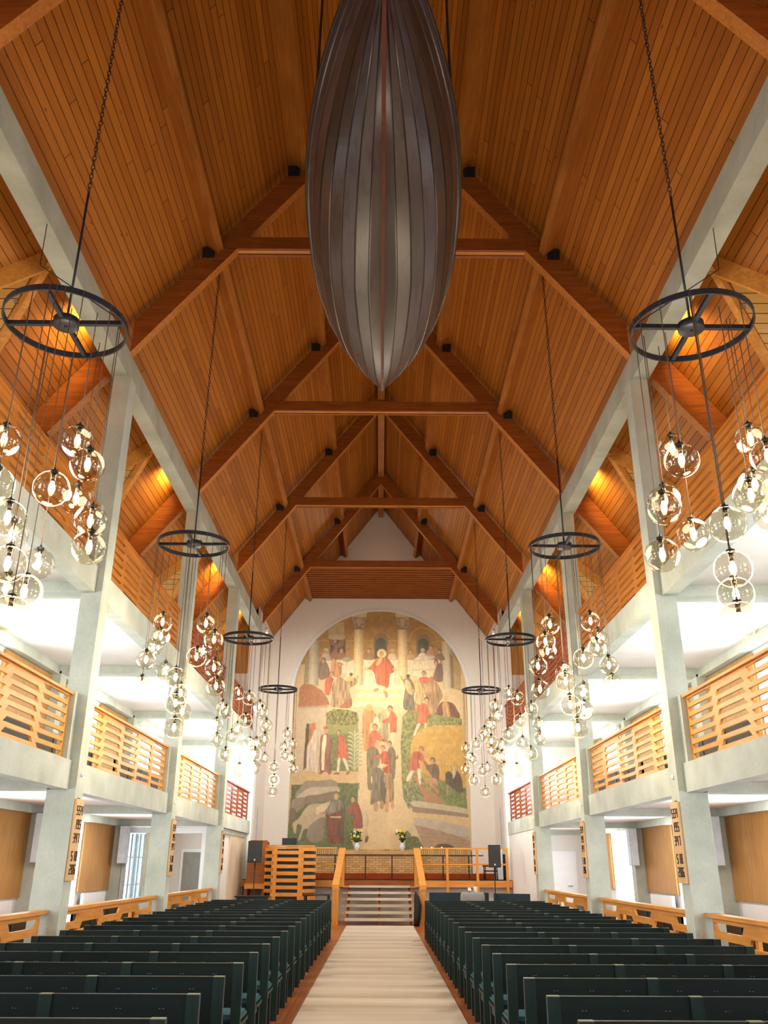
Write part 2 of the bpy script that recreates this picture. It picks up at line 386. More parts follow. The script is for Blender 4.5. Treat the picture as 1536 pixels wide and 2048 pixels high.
# wall beams and columns
for s in (-1, 1):
    b = B(); b.prism([(s*4.25,YB,9.25), (s*4.53,YB,9.25), (s*4.60,YB,9.74), (s*4.30,YB,9.78)], (0, YEND+.2-YB, 0), M['concrete'])
    b.obj('wall_beam', None, 'pale concrete beam along the top of the %s columns' % SIDE[s], 'beam')
    for k in range(-2, 5):
        yc = CY[k+2]; yh = .17
        if k == 4: break
        b = B()
        b.prism([(s*4.2,yc-yh,0), (s*4.62,yc-yh,0), (s*4.60,yc-yh,2.6), (s*4.52,yc-yh,2.9), (s*4.5,yc-yh,9.25), (s*4.2,yc-yh,9.25)], (0, 2*yh, 0), M['concrete'])
        nm = {-2: 'behind the camera', -1: 'beside the camera', 0: 'closest beyond the picture edge', 1: 'nearest in view', 2: 'second in view', 3: 'third in view'}[k]
        t = thing('concrete_column', 'tall pale concrete column on the %s side of the nave, %s' % (SIDE[s], nm), 'column', (0,0,0), 0, 'concrete columns of the nave')
        b.obj('shaft', t)
        for z0, z1 in ((2.99, 3.93), (5.85, 6.84)):
            n = B(); n.box(min(s*4.33,s*4.5), max(s*4.33,s*4.5), yc-yh-.15, yc+yh+.12, z0, z1, M['concrete']); n.obj('railing_bracket', t)
# gallery slabs, cross beams, ceilings
for s in (-1, 1):
    for nm, zb, zt, zc in (('lower', 2.6, 2.99, 2.74), ('upper', 5.45, 5.86, 5.62)):
        b = B()
        for k in range(-2, 4):
            y0 = CY[k+2]+.17; y1 = CY[k+3]-.19 if k < 3 else YEND
            b.box(min(s*4.3,s*4.52), max(s*4.3,s*4.52), y0, y1, zb, zt, M['concrete'])
        b.obj('gallery_edge_beam', None, 'concrete edge beam of the %s %s gallery' % (nm, SIDE[s]), 'beam')
        c = B(); c.box(min(s*4.5,s*7.1), max(s*4.5,s*7.1), YB, YEND, zc, zt-.08, M['white'])
        c.obj('ceiling', kind='structure')
        for k in range(-2, 5):
            yc = CY[k+2]
            x = B(); x.box(min(s*4.5,s*7.0), max(s*4.5,s*7.0), yc-.17, yc+.17 if k < 4 else yc-.15, zb, zc+.0, M['concrete'])
            x.obj('cross_beam', None, 'concrete cross beam under the %s %s gallery, %s' % (nm, SIDE[s], ORD[k+2]+' from the camera'), 'beam', 'cross beams under the galleries')
        w = B(); w.box(min(s*6.9,s*7.1), max(s*6.9,s*7.1), YB, YEND, zb-.02, zc, M['concrete'])
        w.obj('trim_%d' % (1 if nm == 'lower' else 2), kind='structure')
# outer walls with tall windows and oak panels
WZ = ((0, 2.74, .35, 2.57), (2.91, 5.62, 3.35, 5.25))
nwin = 0
for s in (-1, 1):
    b = B(); X = s*7.1; xo = s*7.35
    def bx(y0, y1, z0, z1, m=M['white'], a=X, c=xo): b.box(min(a,c), max(a,c), y0, y1, z0, z1, m)
    bx(YB, YEND, 5.5, 6.9)
    for k in range(-2, 4):
        c0 = CY[k+2]; w0, w1 = c0+1.08, c0+3.34
        for zf, zc, z0, z1 in WZ:
            bx(c0, w0, zf, zc+.2); bx(w1, c0+6, zf, zc+.2); bx(w0, w1, zf, z0); bx(w0, w1, z1, zc+.2)
    b.obj('wall_left' if s < 0 else 'wall_right', kind='structure')
    for k in range(-2, 4):
        c0 = CY[k+2]; w0, w1 = c0+1.08, c0+3.34
        for li, (zf, zc, z0, z1) in enumerate(WZ):
            nwin += 1
            t = thing('window_%d' % nwin, None, None, (0,0,0), 0, None, 'structure')
            f = B(); xx = s*7.16
            for y in (w0, w1-.05): f.box(min(X-s*.01,xx), max(X-s*.01,xx), y, y+.05, z0, z1, M['whitepaint'])
            for z in (z0, z1-.05): f.box(min(X,xx), max(X,xx), w0, w1, z, z+.05, M['whitepaint'])
            f.box(min(X+s*.02,xx), max(X+s*.02,xx), (w0+w1)/2-.03, (w0+w1)/2+.03, z0, z1, M['whitepaint'])
            for z in (z0+(z1-z0)*.33, z0+(z1-z0)*.66): f.box(min(X+s*.03,xx), max(X+s*.03,xx), w0, w1, z, z+.03, M['whitepaint'])
            f.obj('window_frame', t)
            g = B(); g.add([(s*7.18,w0,z0), (s*7.18,w1,z0), (s*7.18,w1,z1), (s*7.18,w0,z1)], [(0,1,2,3)], M['pane']); g.obj('window_pane', t)
            L = bpy.data.lights.new('daylight', 'AREA'); L.shape = 'RECTANGLE'; L.size = w1-w0; L.size_y = z1-z0
            L.energy = 150; L.color = (.86, .94, 1)
            lo = bpy.data.objects.new('daylight', L); COL.objects.link(lo); lo.location = (s*7.3, (w0+w1)/2, (z0+z1)/2)
            lo.rotation_euler = (math.radians(90), 0, math.radians(90 if s > 0 else -90)); lo['kind'] = 'structure'
            if abs(lo.location.y-27) < 3 and li == 0 and s < 0: L.energy = 110
            # oak wall panels either side of the window and the pale skirting panel below
            if not (k == 3 and s < 0 and li == 1):
                p = B(); zz0, zz1 = (1.03, 2.58) if li == 0 else (3.6, 5.4)
                for y0, y1 in ((c0+.2, w0-.02), (w1+.02, c0+5.82)):
                    p.box(min(s*7.04,X), max(s*7.04,X), y0, y1, zz0, zz1, M['oak'])
                p.obj('trim_3', kind='structure')
        if not (k == 3):
            r = B(); r.box(min(s*6.93,s*7.0), max(s*6.93,s*7.0), w1+.15, w1+1.9, .45, 1.0, M['whitepaint'])
            for q in (.4, 1.6): r.box(min(s*7.0,s*7.04), max(s*7.0,s*7.04), w1+q, w1+q+.04, .5, .95, M['whitepaint'])
            r.tube([(s*6.97, w1+.2, 0), (s*6.97, w1+.2, .46)], .012, M['whitepaint'], 6); r.tube([(s*6.97, w1+1.85, 0), (s*6.97, w1+1.85, .46)], .012, M['whitepaint'], 6)
            r.obj('radiator', None, 'white flat radiator on the %s aisle wall, %s from the camera' % (SIDE[s], ORD[k+2]), 'radiator', 'flat radiators on the aisle walls')
    for k in range(-2, 4):
        c0 = CY[k+2]; post = B()
        post.box(min(s*6.78,s*7.1), max(s*6.78,s*7.1), c0-.17, c0+.17, 0, 2.6, M['concrete'])
        post.box(min(s*6.86,s*7.1), max(s*6.86,s*7.1), c0-.17, c0+.17, 2.91, 5.5, M['concrete'])
        post.obj('wall_pier', None, 'shallow concrete pier on the %s outer wall, %s from the camera' % (SIDE[s], ORD[k+2]), 'pier', 'concrete piers on the outer walls')
        if k in (1, 2, 3):
            t = thing('column_loudspeaker', 'slim pale column loudspeaker mounted on the %s aisle pier, %s' % (SIDE[s], {1: 'nearest', 2: 'middle', 3: 'farthest'}[k]), 'loudspeaker', (s*6.7, c0-.42, 2.12), 0, 'slim column loudspeakers in the side aisles')
            q = B(); q.box(-.10, .10, -.13, .13, -.46, .46, M['darkpanel']); q.obj('cabinet', t)
            q = B(); q.box(-.095, .095, -.145, -.13, -.455, .455, M['speakerwhite']); q.box(min(-s*.1,-s*.11), max(-s*.1,-s*.11), -.13, .12, -.455, .455, M['speakerwhite']); q.obj('grille', t)
            q = B(); q.box(-.02, .02, .13, .26, .1, .16, M['iron']); q.obj('bracket', t)
    # hymn-free end wall of the side aisle
    e = B(); e.box(min(s*4.45,s*7.1), max(s*4.45,s*7.1), YEND, YEND+.2, 0, 7.94, M['white'])
    e.box(min(s*4.45,s*7.1), max(s*4.45,s*7.1), YEND, YEND+.2, 7.94, 10.4, M['oak'])
    e.obj('wall_far', kind='structure')
    sw = B(); sw.box(min(s*4.42,s*4.62), max(s*4.42,s*4.62), YEND, 35.3, 0, 10.4, M['whitebrick'])
    sw.box(min(s*4.25,s*4.7), max(s*4.25,s*4.7), YEND-.06, YEND+.45, 0, 9.75, M['whitepaint'])
    sw.obj('wall_left' if s < 0 else 'wall_right', kind='structure')
    pk = B(); pk.box(min(s*4.39,s*4.42), max(s*4.39,s*4.42), 32.9, 33.1, 1.4, 3.6, M['greypanel']); pk.obj('trim_4', kind='structure')
# far wall with the arched recess
arch = [(-3.49, 1.2), (3.52, 1.2), (3.52, 8.02)]+[(.015+3.505*math.cos(t), 8.02+3.505*math.sin(t)) for t in [math.pi*i/48 for i in range(1, 48)]]+[(-3.49, 8.02)]
outer = [(-4.62, 0), (4.62, 0), (4.62, 10.12), (0, 16.24), (-4.62, 10.12)]
link('wall_far', holed('wall_far', outer, [arch], lambda u, v, w: (u, 35.06+w, v), .16, M['whitebrick']), kind='structure')
rim = B(); pts = [(-3.49, 1.2), (-3.49, 8.02)]+[(.015-3.505*math.cos(math.pi*i/48), 8.02+3.505*math.sin(math.pi*i/48)) for i in range(1, 48)]+[(3.52, 8.02), (3.52, 1.2)]
for i in range(2, len(pts)-3):
    a, c = pts[i], pts[i+1]; n1 = Vector((a[0]-.015, a[1]-8.02)).normalized(); n2 = Vector((c[0]-.015, c[1]-8.02)).normalized()
    rim.add([(a[0], 34.94, a[1]), (c[0], 34.94, c[1]), (c[0]+n2.x*.13, 34.97, c[1]+n2.y*.13), (a[0]+n1.x*.13, 34.97, a[1]+n1.y*.13)], [(0,1,2,3)], M['whitepaint'])
rim.obj('trim_5', kind='structure')
B().box(-4.6, 4.6, 35.3, 35.4, 0, 16.3, M['whitebrick']).obj('wall_far', kind='structure')
B().box(-2.92, 2.92, CY[6]+.1, 34.97, 12.1, 12.16, M['soffit']).obj('ceiling', kind='structure')
sl = B()
for i in range(15): sl.box(-2.88, 2.88, CY[6]+.25+i*.28, CY[6]+.37+i*.28, 12.03, 12.1, M['beamw'])
sl.obj('trim_6', kind='structure')
B().box(-7.4, 7.4, YB-.1, YB, 0, 16.3, M['white']).obj('wall_back', kind='structure')
# left: lower bay by the chancel, panelled wall and door; right: white screen wall
w = B(); w.box(-4.55, -4.41, 27.45, 30.2, 0, 2.47, M['palewood']); w.box(-4.54, -4.38, 24.92, 30.2, 2.47, 2.6, M['concrete']); w.box(-4.56, -4.37, 30.2, YEND-.07, 0, 2.6, M['concrete']); w.obj('wall_left', kind='structure')
t = thing('door_1', None, None, (0,0,0), 0, None, 'structure')
B().box(-4.52, -4.46, 24.95, 27.42, 0, 2.48, M['whitepaint']).obj('door_leaf', t)
B().tube([(-4.42, 25.35, 1.08), (-4.38, 25.35, 1.08), (-4.38, 25.5, 1.08)], .012, M['chrome']).obj('door_handle', t)
B().box(4.32, 4.5, 24.92, YEND, 0, 2.6, M['white']).obj('wall_right', kind='structure')
# partition frame across the left aisle, folded glass leaves
t = thing('folding_partition', 'folding blue-grey glass partition stacked beside the left aisle pier', 'partition')
f = B(); f.box(-6.8, -4.6, 24.66, 24.8, 2.42, 2.56, M['whitepaint']); f.box(-6.8, -6.7, 24.66, 24.8, 0, 2.42, M['whitepaint']); f.box(-4.72, -4.6, 24.66, 24.8, 0, 2.42, M['whitepaint']); f.obj('frame', t)
for i in range(5):
    l = B(); x = -6.66+i*.11
    l.add([(x,24.55,.05), (x+.08,25.3,.05), (x+.08,25.3,2.4), (x,24.55,2.4)], [(0,1,2,3)], M['blueglass'])
    l.bar((x,24.55,.05), (x,24.55,2.4), .03, .03, M['greypanel'], (1,0,0)); l.obj('glass_leaf', t)
# end wall doors
for s, n in ((-1, 2), (1, 3)):
    t = thing('door_%d' % n, None, None, (0,0,0), 0, None, 'structure')
    f = B()
    if s < 0:
        f.box(-6.5, -5.15, YEND-.06, YEND, 0, 2.12, M['whitepaint']); f.obj('door_frame', t)
        B().box(-6.42, -5.25, YEND-.08, YEND-.06, .1, 2.02, M['greyglass']).obj('door_pane', t)
    else:
        f.box(5.5, 6.5, YEND-.05, YEND, 0, 2.1, M['whitepaint']); f.obj('door_frame', t)
        B().box(5.57, 6.43, YEND-.08, YEND-.05, 0, 2.03, M['whitepaint']).obj('door_leaf', t)
        B().tube([(6.3, YEND-.09, 1.05), (6.3, YEND-.14, 1.05), (6.16, YEND-.14, 1.05)], .012, M['chrome']).obj('door_handle', t)

# ------------------------------------------------------------------ balustrades
def lattice(name, X, y0, y1, z0, z1, cols, rows, mat, slot=.55, mirror=False, topfull=0.0):
    H = z1-z0; p = H/rows; W = y1-y0; cw = W/cols; dv = cw*.085; holes = []
    for c in range(cols):
        a0 = y0+c*cw+dv; a1 = y0+(c+1)*cw-dv; flip = c % 2
        for r in range(rows):
            zz = z0+(r+((.28 if not flip else .62) if rows > 3 else (.2 if not flip else .58)))*p; h = p*slot
            if zz+h > z1-.02 or zz < z0+.01: continue
            k = dv*1.1
            if flip: q = [(a0-k*.5, zz), (a1+k*.5, zz), (a1-k*.4, zz+h), (a0+k*.4, zz+h)]
            else: q = [(a0+k*.4, zz), (a1-k*.4, zz), (a1+k*.5, zz+h), (a0-k*.5, zz+h)]
            holes.append(q)
    return holed(name, [(y0,z0), (y1,z0), (y1,z1), (y0,z1)], holes, lambda u, v, w: (X+w, u, v), .035, mat)
BN = {-1: 'beside the camera', 0: 'nearest in view', 1: 'second bay from the camera', 2: 'third bay from the camera', 3: 'last bay before the chancel'}
for s in (-1, 1):
    for k in range(-1, 4):
        y0 = CY[k+2]+.33; y1 = CY[k+3]-.33 if k < 3 else YEND-.08
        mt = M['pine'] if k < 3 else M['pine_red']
        # lower gallery
        t = thing('gallery_balustrade', 'slatted pine balustrade of the lower %s gallery, %s' % (SIDE[s], BN[k]), 'balustrade', (0,0,0), 0, 'slatted balustrades of the lower gallery')
        link('lattice_panel', lattice('lattice_panel', s*4.42, y0, y1, 2.995, 3.88, 5, 7, mt), t)
        h = B(); h.box(min(s*4.35,s*4.48), max(s*4.35,s*4.48), y0-.12, y1+.1, 3.88, 3.915, mt); h.obj('handrail', t)
        # upper gallery
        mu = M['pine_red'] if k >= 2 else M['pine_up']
        t = thing('gallery_balustrade', 'slatted pine balustrade of the upper %s gallery, %s' % (SIDE[s], BN[k]), 'balustrade', (0,0,0), 0, 'slatted balustrades of the upper gallery')
        link('lattice_panel', lattice('lattice_panel', s*4.42, y0, y1, 5.865, 6.80, 5, 7, mu, .36), t)
        h = B(); h.box(min(s*4.36,s*4.48), max(s*4.36,s*4.48), y0-.1, y1+.1, 6.80, 6.83, mu); h.obj('handrail', t)
        # aisle railing
        if k < 3:
            t = thing('aisle_railing', 'low slatted pine railing between nave and %s aisle, %s' % (SIDE[s], BN[k]), 'railing', (0,0,0), 0, 'low railings between nave and side aisles')
            link('lattice_panel', lattice('lattice_panel', s*4.42, y0-.05, y1+.05, .44, 1.03, 5, 3, M['pine'], .5), t)
            h = B(); h.box(min(s*4.34,s*4.5), max(s*4.34,s*4.5), y0-.15, y1+.15, 1.03, 1.075, M['pine']); h.obj('handrail', t)
            for yy in (y0+1.2, y1-1.2):
                h = B(); h.box(min(s*4.45,s*4.5), max(s*4.45,s*4.5), yy-.04, yy+.04, 0, 1.0, M['pinez']); h.obj('post', t)
# ------------------------------------------------------------------ hymn boards
def digits(b, txt, yc, z, h, X, s, mat):
    seg = {'0': 'abcdef', '1': 'bc', '2': 'abged', '3': 'abgcd', '4': 'fgbc', '5': 'afgcd', '6': 'afgedc', '7': 'abc', '8': 'abcdefg', '9': 'abcdfg'}
    w = h*.5; t = h*.13; n = len(txt); adv = w*1.45
    for i, ch in enumerate(txt):
        # text reads left to right as seen from the nave
        u0 = (i-(n-1)/2)*adv-w/2
        R = {'a': (0, w, h-t, h), 'd': (0, w, 0, t), 'g': (0, w, h/2-t/2, h/2+t/2), 'f': (0, t, h/2, h), 'b': (w-t, w, h/2, h), 'e': (0, t, 0, h/2), 'c': (w-t, w, 0, h/2)}
        for k in seg[ch]:
            a0, a1, c0, c1 = R[k]
            ys = sorted((yc-s*(u0+a0), yc-s*(u0+a1)))
            b.box(min(X, X-s*.006), max(X, X-s*.006), ys[0], ys[1], z+c0, z+c1, mat)
for s in (-1, 1):
    for k in (0, 1, 2, 3):
        yc = CY[k+2]
        t = thing('hymn_board', 'narrow pine hymn number board on the %s, %s column' % (SIDE[s], {0: 'out of view', 1: 'nearest visible', 2: 'second visible', 3: 'farthest'}[k]), 'hymn board', (0,0,0), 0, 'hymn number boards on the columns')
        p = B(); p.box(min(s*4.16,s*4.2), max(s*4.16,s*4.2), yc-.15, yc+.15, 1.43, 2.48, M['boardw']); p.obj('board', t)
        q = B(); q.box(min(s*4.19,s*4.2), max(s*4.19,s*4.2), yc-.05, yc+.05, 2.48, 2.5, M['iron']); q.obj('mounting_clip', t)
        for txt, z in (('554', 2.27), ('195', 2.09), ('347', 1.91), ('518', 1.68), ('206', 1.51)):
            d = B(); digits(d, txt, yc, z, .125, s*4.16, s, M['ink']); d.obj('number', t)
    # small round white discs of unknown use on the columns above the boards
    for k in (1, 2, 3):
        l = B(); l.tube([(s*4.2, CY[k+2], 2.82), (s*4.185, CY[k+2], 2.82)], .035, M['whitepaint'], 12)
        l.obj('column_disc', None, 'small white disc on the %s %s column above the hymn board' % (ORD[k-1], SIDE[s]), 'wall_disc', 'white discs on the columns')
# ------------------------------------------------------------------ aisle carpet
B().box(-.93, 1.03, 4, 27.9, 0, .012, M['carpet']).obj('aisle_carpet', None, 'long beige runner carpet down the centre aisle', 'carpet')
# ------------------------------------------------------------------ pews
PX = [0, .93, 1.86, 2.82]            # post offsets from the aisle end
def make_pew():
    t = thing('pew', 'x', 'pew')
    for i, x in enumerate(PX):
        w = .085
        b = B(); b.box(x, x+w, 0, .05, 0, .855, M['greenpost']); b.box(x+.002, x+w-.002, .002, .048, .855, .86, M['greenedge']); b.obj('back_post', t)
        b = B(); b.box(x+.01, x+.065, .46, .51, 0, .38, M['greenpost']); b.box(x+.02, x+.05, .05, .46, .3, .37, M['greenpost']); b.obj('front_leg', t)
    for i in range(3):
        x0, x1 = PX[i]+.085, PX[i+1]
        b = B(); b.box(x0, x1, .014, .036, .52, .852, M['greenpew'])
        b.box(x0, x1, .010, .040, .852, .858, M['greenedge'] if False else M['greenpost'])
        for u in (.18, .5, .82):
            for q in (-.012, .012): b.lathe([(.006, -.002), (.006, .002)], M['screw'], (x0+(x1-x0)*u+q, .012, .775), 6)
        b.obj('back_panel', t)
    b = B(); b.box(0, PX[-1]+.085, .06, .5, .375, .4, M['greenpost']); b.obj('seat', t)
    for i in range(3):
        b = B(); x0, x1 = PX[i]+.01, PX[i+1]+(.075 if i == 2 else 0)
        bm = bmesh.new(); bmesh.ops.create_cube(bm, size=1)
        for v in bm.verts: v.co = Vector(((x0+x1)/2+v.co.x*(x1-x0), .285+v.co.y*.43, .43+v.co.z*.055))
        bmesh.ops.bevel(bm, geom=bm.edges[:], offset=.02, segments=2, affect='EDGES')
        me = bpy.data.meshes.new('seat_cushion'); bm.to_mesh(me); bm.free(); me.materials.append(M['cushion'])
        link('seat_cushion', me, t)
    return t
proto = None
NROW = 19
for s in (-1, 1):
    for r in range(NROW):
        if proto is None:
            proto = make_pew(); o = proto
        else: o = copy_tree(proto)
        y = 5.40+r*.97+(0 if s > 0 else .02)
        # the aisle end: mirror by placing from the far end on the left
        if s > 0: o.location = (1.13, y, 0)
        else: o.location = (-1.13-PX[-1]-.085, y, 0)
        o['label'] = 'dark green pew %s of the aisle, %s row from the camera' % (SIDE[s], ORD[r])
        o['group'] = 'rows of dark green pews in the nave'
# long side pews in the aisles and galleries
def side_pew(L):
    t = thing('side_pew', 'x', 'pew'); 
    n = max(2, round(L/1.0))
    b = B(); b.box(-.02, .02, 0, L, .5, .86, M['greenpew']); b.box(-.025, .025, 0, L, .86, .875, M['bluepew']); b.obj('backrest', t)
    b = B(); b.box(.02, .46, 0, L, .37, .4, M['greenpost']); b.obj('seat', t)
    b = B(); b.box(.03, .45, .03, L-.03, .4, .45, M['cushion']); b.obj('seat_cushion', t)
    for i in range(n+1):
        y = i*(L-.06)/n
        b = B(); b.box(-.03, .02, y, y+.06, 0, .86, M['greenpost']); b.box(.38, .44, y, y+.05, 0, .37, M['greenpost']); b.box(-.02, .4, y+.01, y+.04, .3, .36, M['greenpost']); b.obj('end_frame', t)
    return t
for s in (-1, 1):
    for i, (y0, L) in enumerate(((9.4, 4.9), (15.9, 4.0), (21.2, 3.2))):
        o = side_pew(L); o.location = (s*5.1, y0 if s < 0 else y0, 0)
        if s > 0: o.rotation_euler = (0,0,0)
        else: o.rotation_euler = (0,0,math.pi); o.location = (s*5.1, y0+L, 0)
        o['label'] = 'dark side pew facing the wall in the %s aisle, %s' % (SIDE[s], ('nearest', 'middle', 'farthest')[i]); o['group'] = 'pews in the side aisles'
    for i, k in enumerate((-1, 0, 1, 2)):
        y0 = CY[k+2]+.7
        o = side_pew(4.4); o.location = (s*5.75, y0 if s > 0 else y0+4.4, 2.91); o.rotation_euler = (0,0,0 if s > 0 else math.pi)
        o['label'] = 'dark pew behind the lower %s gallery balustrade, %s' % (SIDE[s], ORD[i]); o['group'] = 'pews on the lower galleries'
# ------------------------------------------------------------------ chandeliers
GL = {"L0":[[0.358,-0.178,5.144],[0.532,-0.319,4.846],[0.338,-0.52,4.532],[0.227,0.329,4.8],[0.505,0.021,4.453],[0.595,-0.175,4.137],[-0.228,-0.329,5.079],[-0.111,-0.559,4.549],[0.062,-0.617,4.227],[0.124,-0.607,3.838],[-0.123,0.557,4.234],[0.138,-0.25,3.717],[0.197,-0.588,3.432],[-0.386,0.485,4.495],[-0.358,0.506,3.983]],"R0":[[-0.218,0.336,5.355],[-0.442,-0.434,4.866],[-0.42,0.15,4.742],[-0.574,-0.234,4.507],[-0.605,-0.137,4.111],[-0.227,0.088,4.387],[-0.2,-0.587,4.218],[0.318,-0.152,5.217],[0.276,-0.498,4.882],[0.293,-0.139,4.772],[0.146,-0.343,4.582],[-0.21,-0.583,3.838],[-0.086,-0.273,3.717],[-0.218,-0.581,3.417],[0.54,0.182,4.622]],"L1":[[-0.276,-0.417,5.085],[-0.361,-0.094,4.945],[-0.54,0.182,4.827],[-0.469,-0.405,4.504],[-0.509,-0.354,4.128],[-0.388,0.483,4.523],[0.053,-0.618,4.198],[0.07,-0.276,4.025],[0.089,-0.614,3.818],[-0.084,0.614,3.894],[0.1,-0.612,3.467],[0.349,-0.196,5.123],[0.521,-0.336,4.835],[0.173,0.595,4.87],[0.318,-0.532,4.525],[0.501,-0.058,4.461],[0.584,-0.209,4.146]],"R1":[[-0.391,-0.312,5.105],[-0.491,-0.378,4.82],[-0.382,0.075,4.779],[-0.594,-0.178,4.485],[-0.589,-0.194,4.129],[-0.097,0.301,4.51],[-0.269,-0.559,4.18],[-0.226,-0.577,3.832],[0.205,0.344,4.194],[0.095,-0.022,3.845],[-0.148,-0.602,3.497],[0.173,-0.595,5.088],[0.447,0.089,4.996],[0.318,-0.299,4.75],[0.013,-0.62,4.513],[0.43,-0.446,4.447],[0.505,-0.264,4.204]],"L2":[[-0.08,-0.392,5.181],[0.19,-0.59,5.036],[-0.441,-0.239,4.896],[-0.301,-0.542,4.737],[-0.529,-0.323,4.5],[-0.494,-0.375,4.16],[-0.24,-0.572,3.832],[0.344,0.048,4.948],[0.445,-0.228,4.781],[0.147,-0.602,4.547],[-0.208,0.584,4.546],[-0.133,-0.606,4.205],[0.527,-0.053,4.523],[0.543,-0.299,4.186],[0.173,0.026,4.129],[0.371,-0.497,3.854],[0.241,0.571,4.199],[-0.063,0.278,3.596],[0.238,0.573,3.681]],"R2":[[-0.15,-0.371,5.215],[-0.005,-0.62,5.06],[0.303,-0.541,4.847],[0.033,-0.619,4.564],[0.491,-0.289,4.54],[0.474,-0.4,4.223],[0.252,0.566,4.25],[0.228,-0.577,3.883],[-0.236,-0.574,4.292],[-0.46,-0.336,4.921],[-0.32,0.531,4.862],[-0.5,0.366,4.632],[-0.668,0.079,4.402],[-0.57,-0.244,4.174],[-0.231,0.575,4.193],[-0.363,0.344,3.944],[-0.305,0.042,3.878],[-0.196,0.588,3.687],[0.039,0.282,3.625]],"L3":[[0.071,-0.616,4.212],[0.05,-0.281,3.888],[0.024,-0.284,3.574],[0.396,-0.477,5.162],[0.537,-0.31,4.888],[0.212,0.582,4.912],[0.356,-0.508,4.541],[0.452,0.424,4.577],[0.586,-0.204,4.215],[-0.358,0.506,4.582]],"R3":[[-0.535,-0.313,4.799],[-0.392,0.48,4.651],[-0.376,-0.493,4.472],[-0.564,-0.259,4.205],[-0.356,-0.508,3.881],[-0.115,-0.609,4.145],[0.174,0.595,4.35],[-0.268,-0.559,4.882],[0.034,0.499,5.222],[0.314,-0.269,3.918],[-0.055,-0.618,3.563],[0.308,0.538,4.849]]}
def cyl_band(b, r, w, h, z, mat, n=48):
    vs = []; fs = []
    for i in range(n):
        a = 2*math.pi*i/n; c, s_ = math.cos(a), math.sin(a)
        for rr, zz in ((r-w/2, z-h/2), (r+w/2, z-h/2), (r+w/2, z+h/2), (r-w/2, z+h/2)): vs.append((rr*c, rr*s_, zz))
    for i in range(n):
        j = (i+1) % n
        for q in range(4): fs.append((i*4+q, j*4+q, j*4+(q+1) % 4, i*4+(q+1) % 4))
    b.add(vs, fs, mat, False)
gb = B(); gb.lathe([(.028, .153), (.036, .148), (.15*math.sin(.26), .15*math.cos(.26))]+[(.15*math.sin(.26+(math.pi-.262)*i/14), .15*math.cos(.26+(math.pi-.262)*i/14)) for i in range(1, 15)], M['globe'], (0,0,0), 24)
# open top: drop cap faces
gb.f = gb.f[:-2]; gb.m = gb.m[:-2]; gb.sm = gb.sm[:-2]
GLOBE = gb.mesh('globe_shade')
GLOBE_FAR = GLOBE
sb = B(); sb.lathe([(.033, .138), (.036, .160), (.012, .172), (.008, .19)], M['black'], (0,0,0), 14); sb.lathe([(.018, .062), (.021, .14)], M['chrome'], (0,0,0), 12); SOCK = sb.mesh('socket')
lb = B(); lb.lathe([(.004, -.045), (.019, -.033), (.027, -.008), (.025, .02), (.017, .048), (.014, .062)], M['bulb'], (0,0,0), 12); BULB = lb.mesh('light_bulb')
ring = B(); cyl_band(ring, .575, .016, .062, 0, M['iron'])
RING = ring.mesh('ring')
sp1 = B(); sp1.box(-.57, .57, -.02, .02, -.02, .025, M['iron']); SP1 = sp1.mesh('spoke')
sp2 = B(); sp2.box(-.02, .02, -.57, .57, -.02, .025, M['iron']); SP2 = sp2.mesh('spoke')
hb = B(); hb.lathe([(.12, -.035), (.125, -.03), (.125, .04), (.12, .045)], M['iron'], (0,0,0), 24); hb.lathe([(.012, -.05), (.014, -.035)], M['black'], (0,0,0), 8); HUB = hb.mesh('hub')
rd = B(); rd.tube([(0,0,.04), (0,0,1.62)], .013, M['iron'], 8); ROD = rd.mesh('rod')
chn = B(); z = 1.62; i = 0
while z < 5.36:
    # oval chain links, alternating planes
    pts = []
    for q in range(9):
        a = 2*math.pi*q/8; u = .018*math.cos(a); w = .04*math.sin(a)
        pts.append((u, 0, z+.04+w) if i % 2 else (0, u, z+.04+w))
    chn.tube(pts, .0052, M['iron'], 5, False); z += .062; i += 1
CHAIN = chn.mesh('chain')
for (key, xy) in (('L0', (-3.05, 7.1)), ('R0', (3.05, 7.1)), ('L1', (-3.05, 13.35)), ('R1', (3.05, 13.35)), ('L2', (-3.05, 19.7)), ('R2', (3.05, 19.7)), ('L3', (-3.05, 26.0)), ('R3', (3.05, 26.0))):
    i = int(key[1]); sd = 'left' if key[0] == 'L' else 'right'
    t = thing('chandelier', 'black ring chandelier with cascading smoked glass globes on the %s, %s from the camera' % (sd, ORD[i]), 'chandelier', (xy[0], xy[1], 6.52), 0, 'ring chandeliers with glass globes')
    for nm, me in (('ring', RING), ('spoke', SP1), ('spoke', SP2), ('hub', HUB), ('rod', ROD), ('chain', CHAIN)): link(nm, me, t)
    for (gx, gy, gz) in GL[key]:
        zz = gz-6.52
        g = link('globe_shade', GLOBE, t, loc=(gx, gy, zz))
        link('socket', SOCK, g); link('light_bulb', BULB, g)
        c = B(); c.tube([(0,0,.185), (0,0,-zz)], .0045 if i < 2 else .0055, M['cord'], 5); c.obj('cord', g)
    zs = [g[2] for g in GL[key]]; zm = sum(zs)/len(zs)
    for dz in (-.45, .45):
        L = bpy.data.lights.new('chandelier_glow', 'POINT'); L.energy = 78; L.color = (1, .86, .66); L.shadow_soft_size = .3
        lo = bpy.data.objects.new('chandelier_glow', L); COL.objects.link(lo); lo.parent = t; lo.location = (0, 0, zm-6.52+dz)
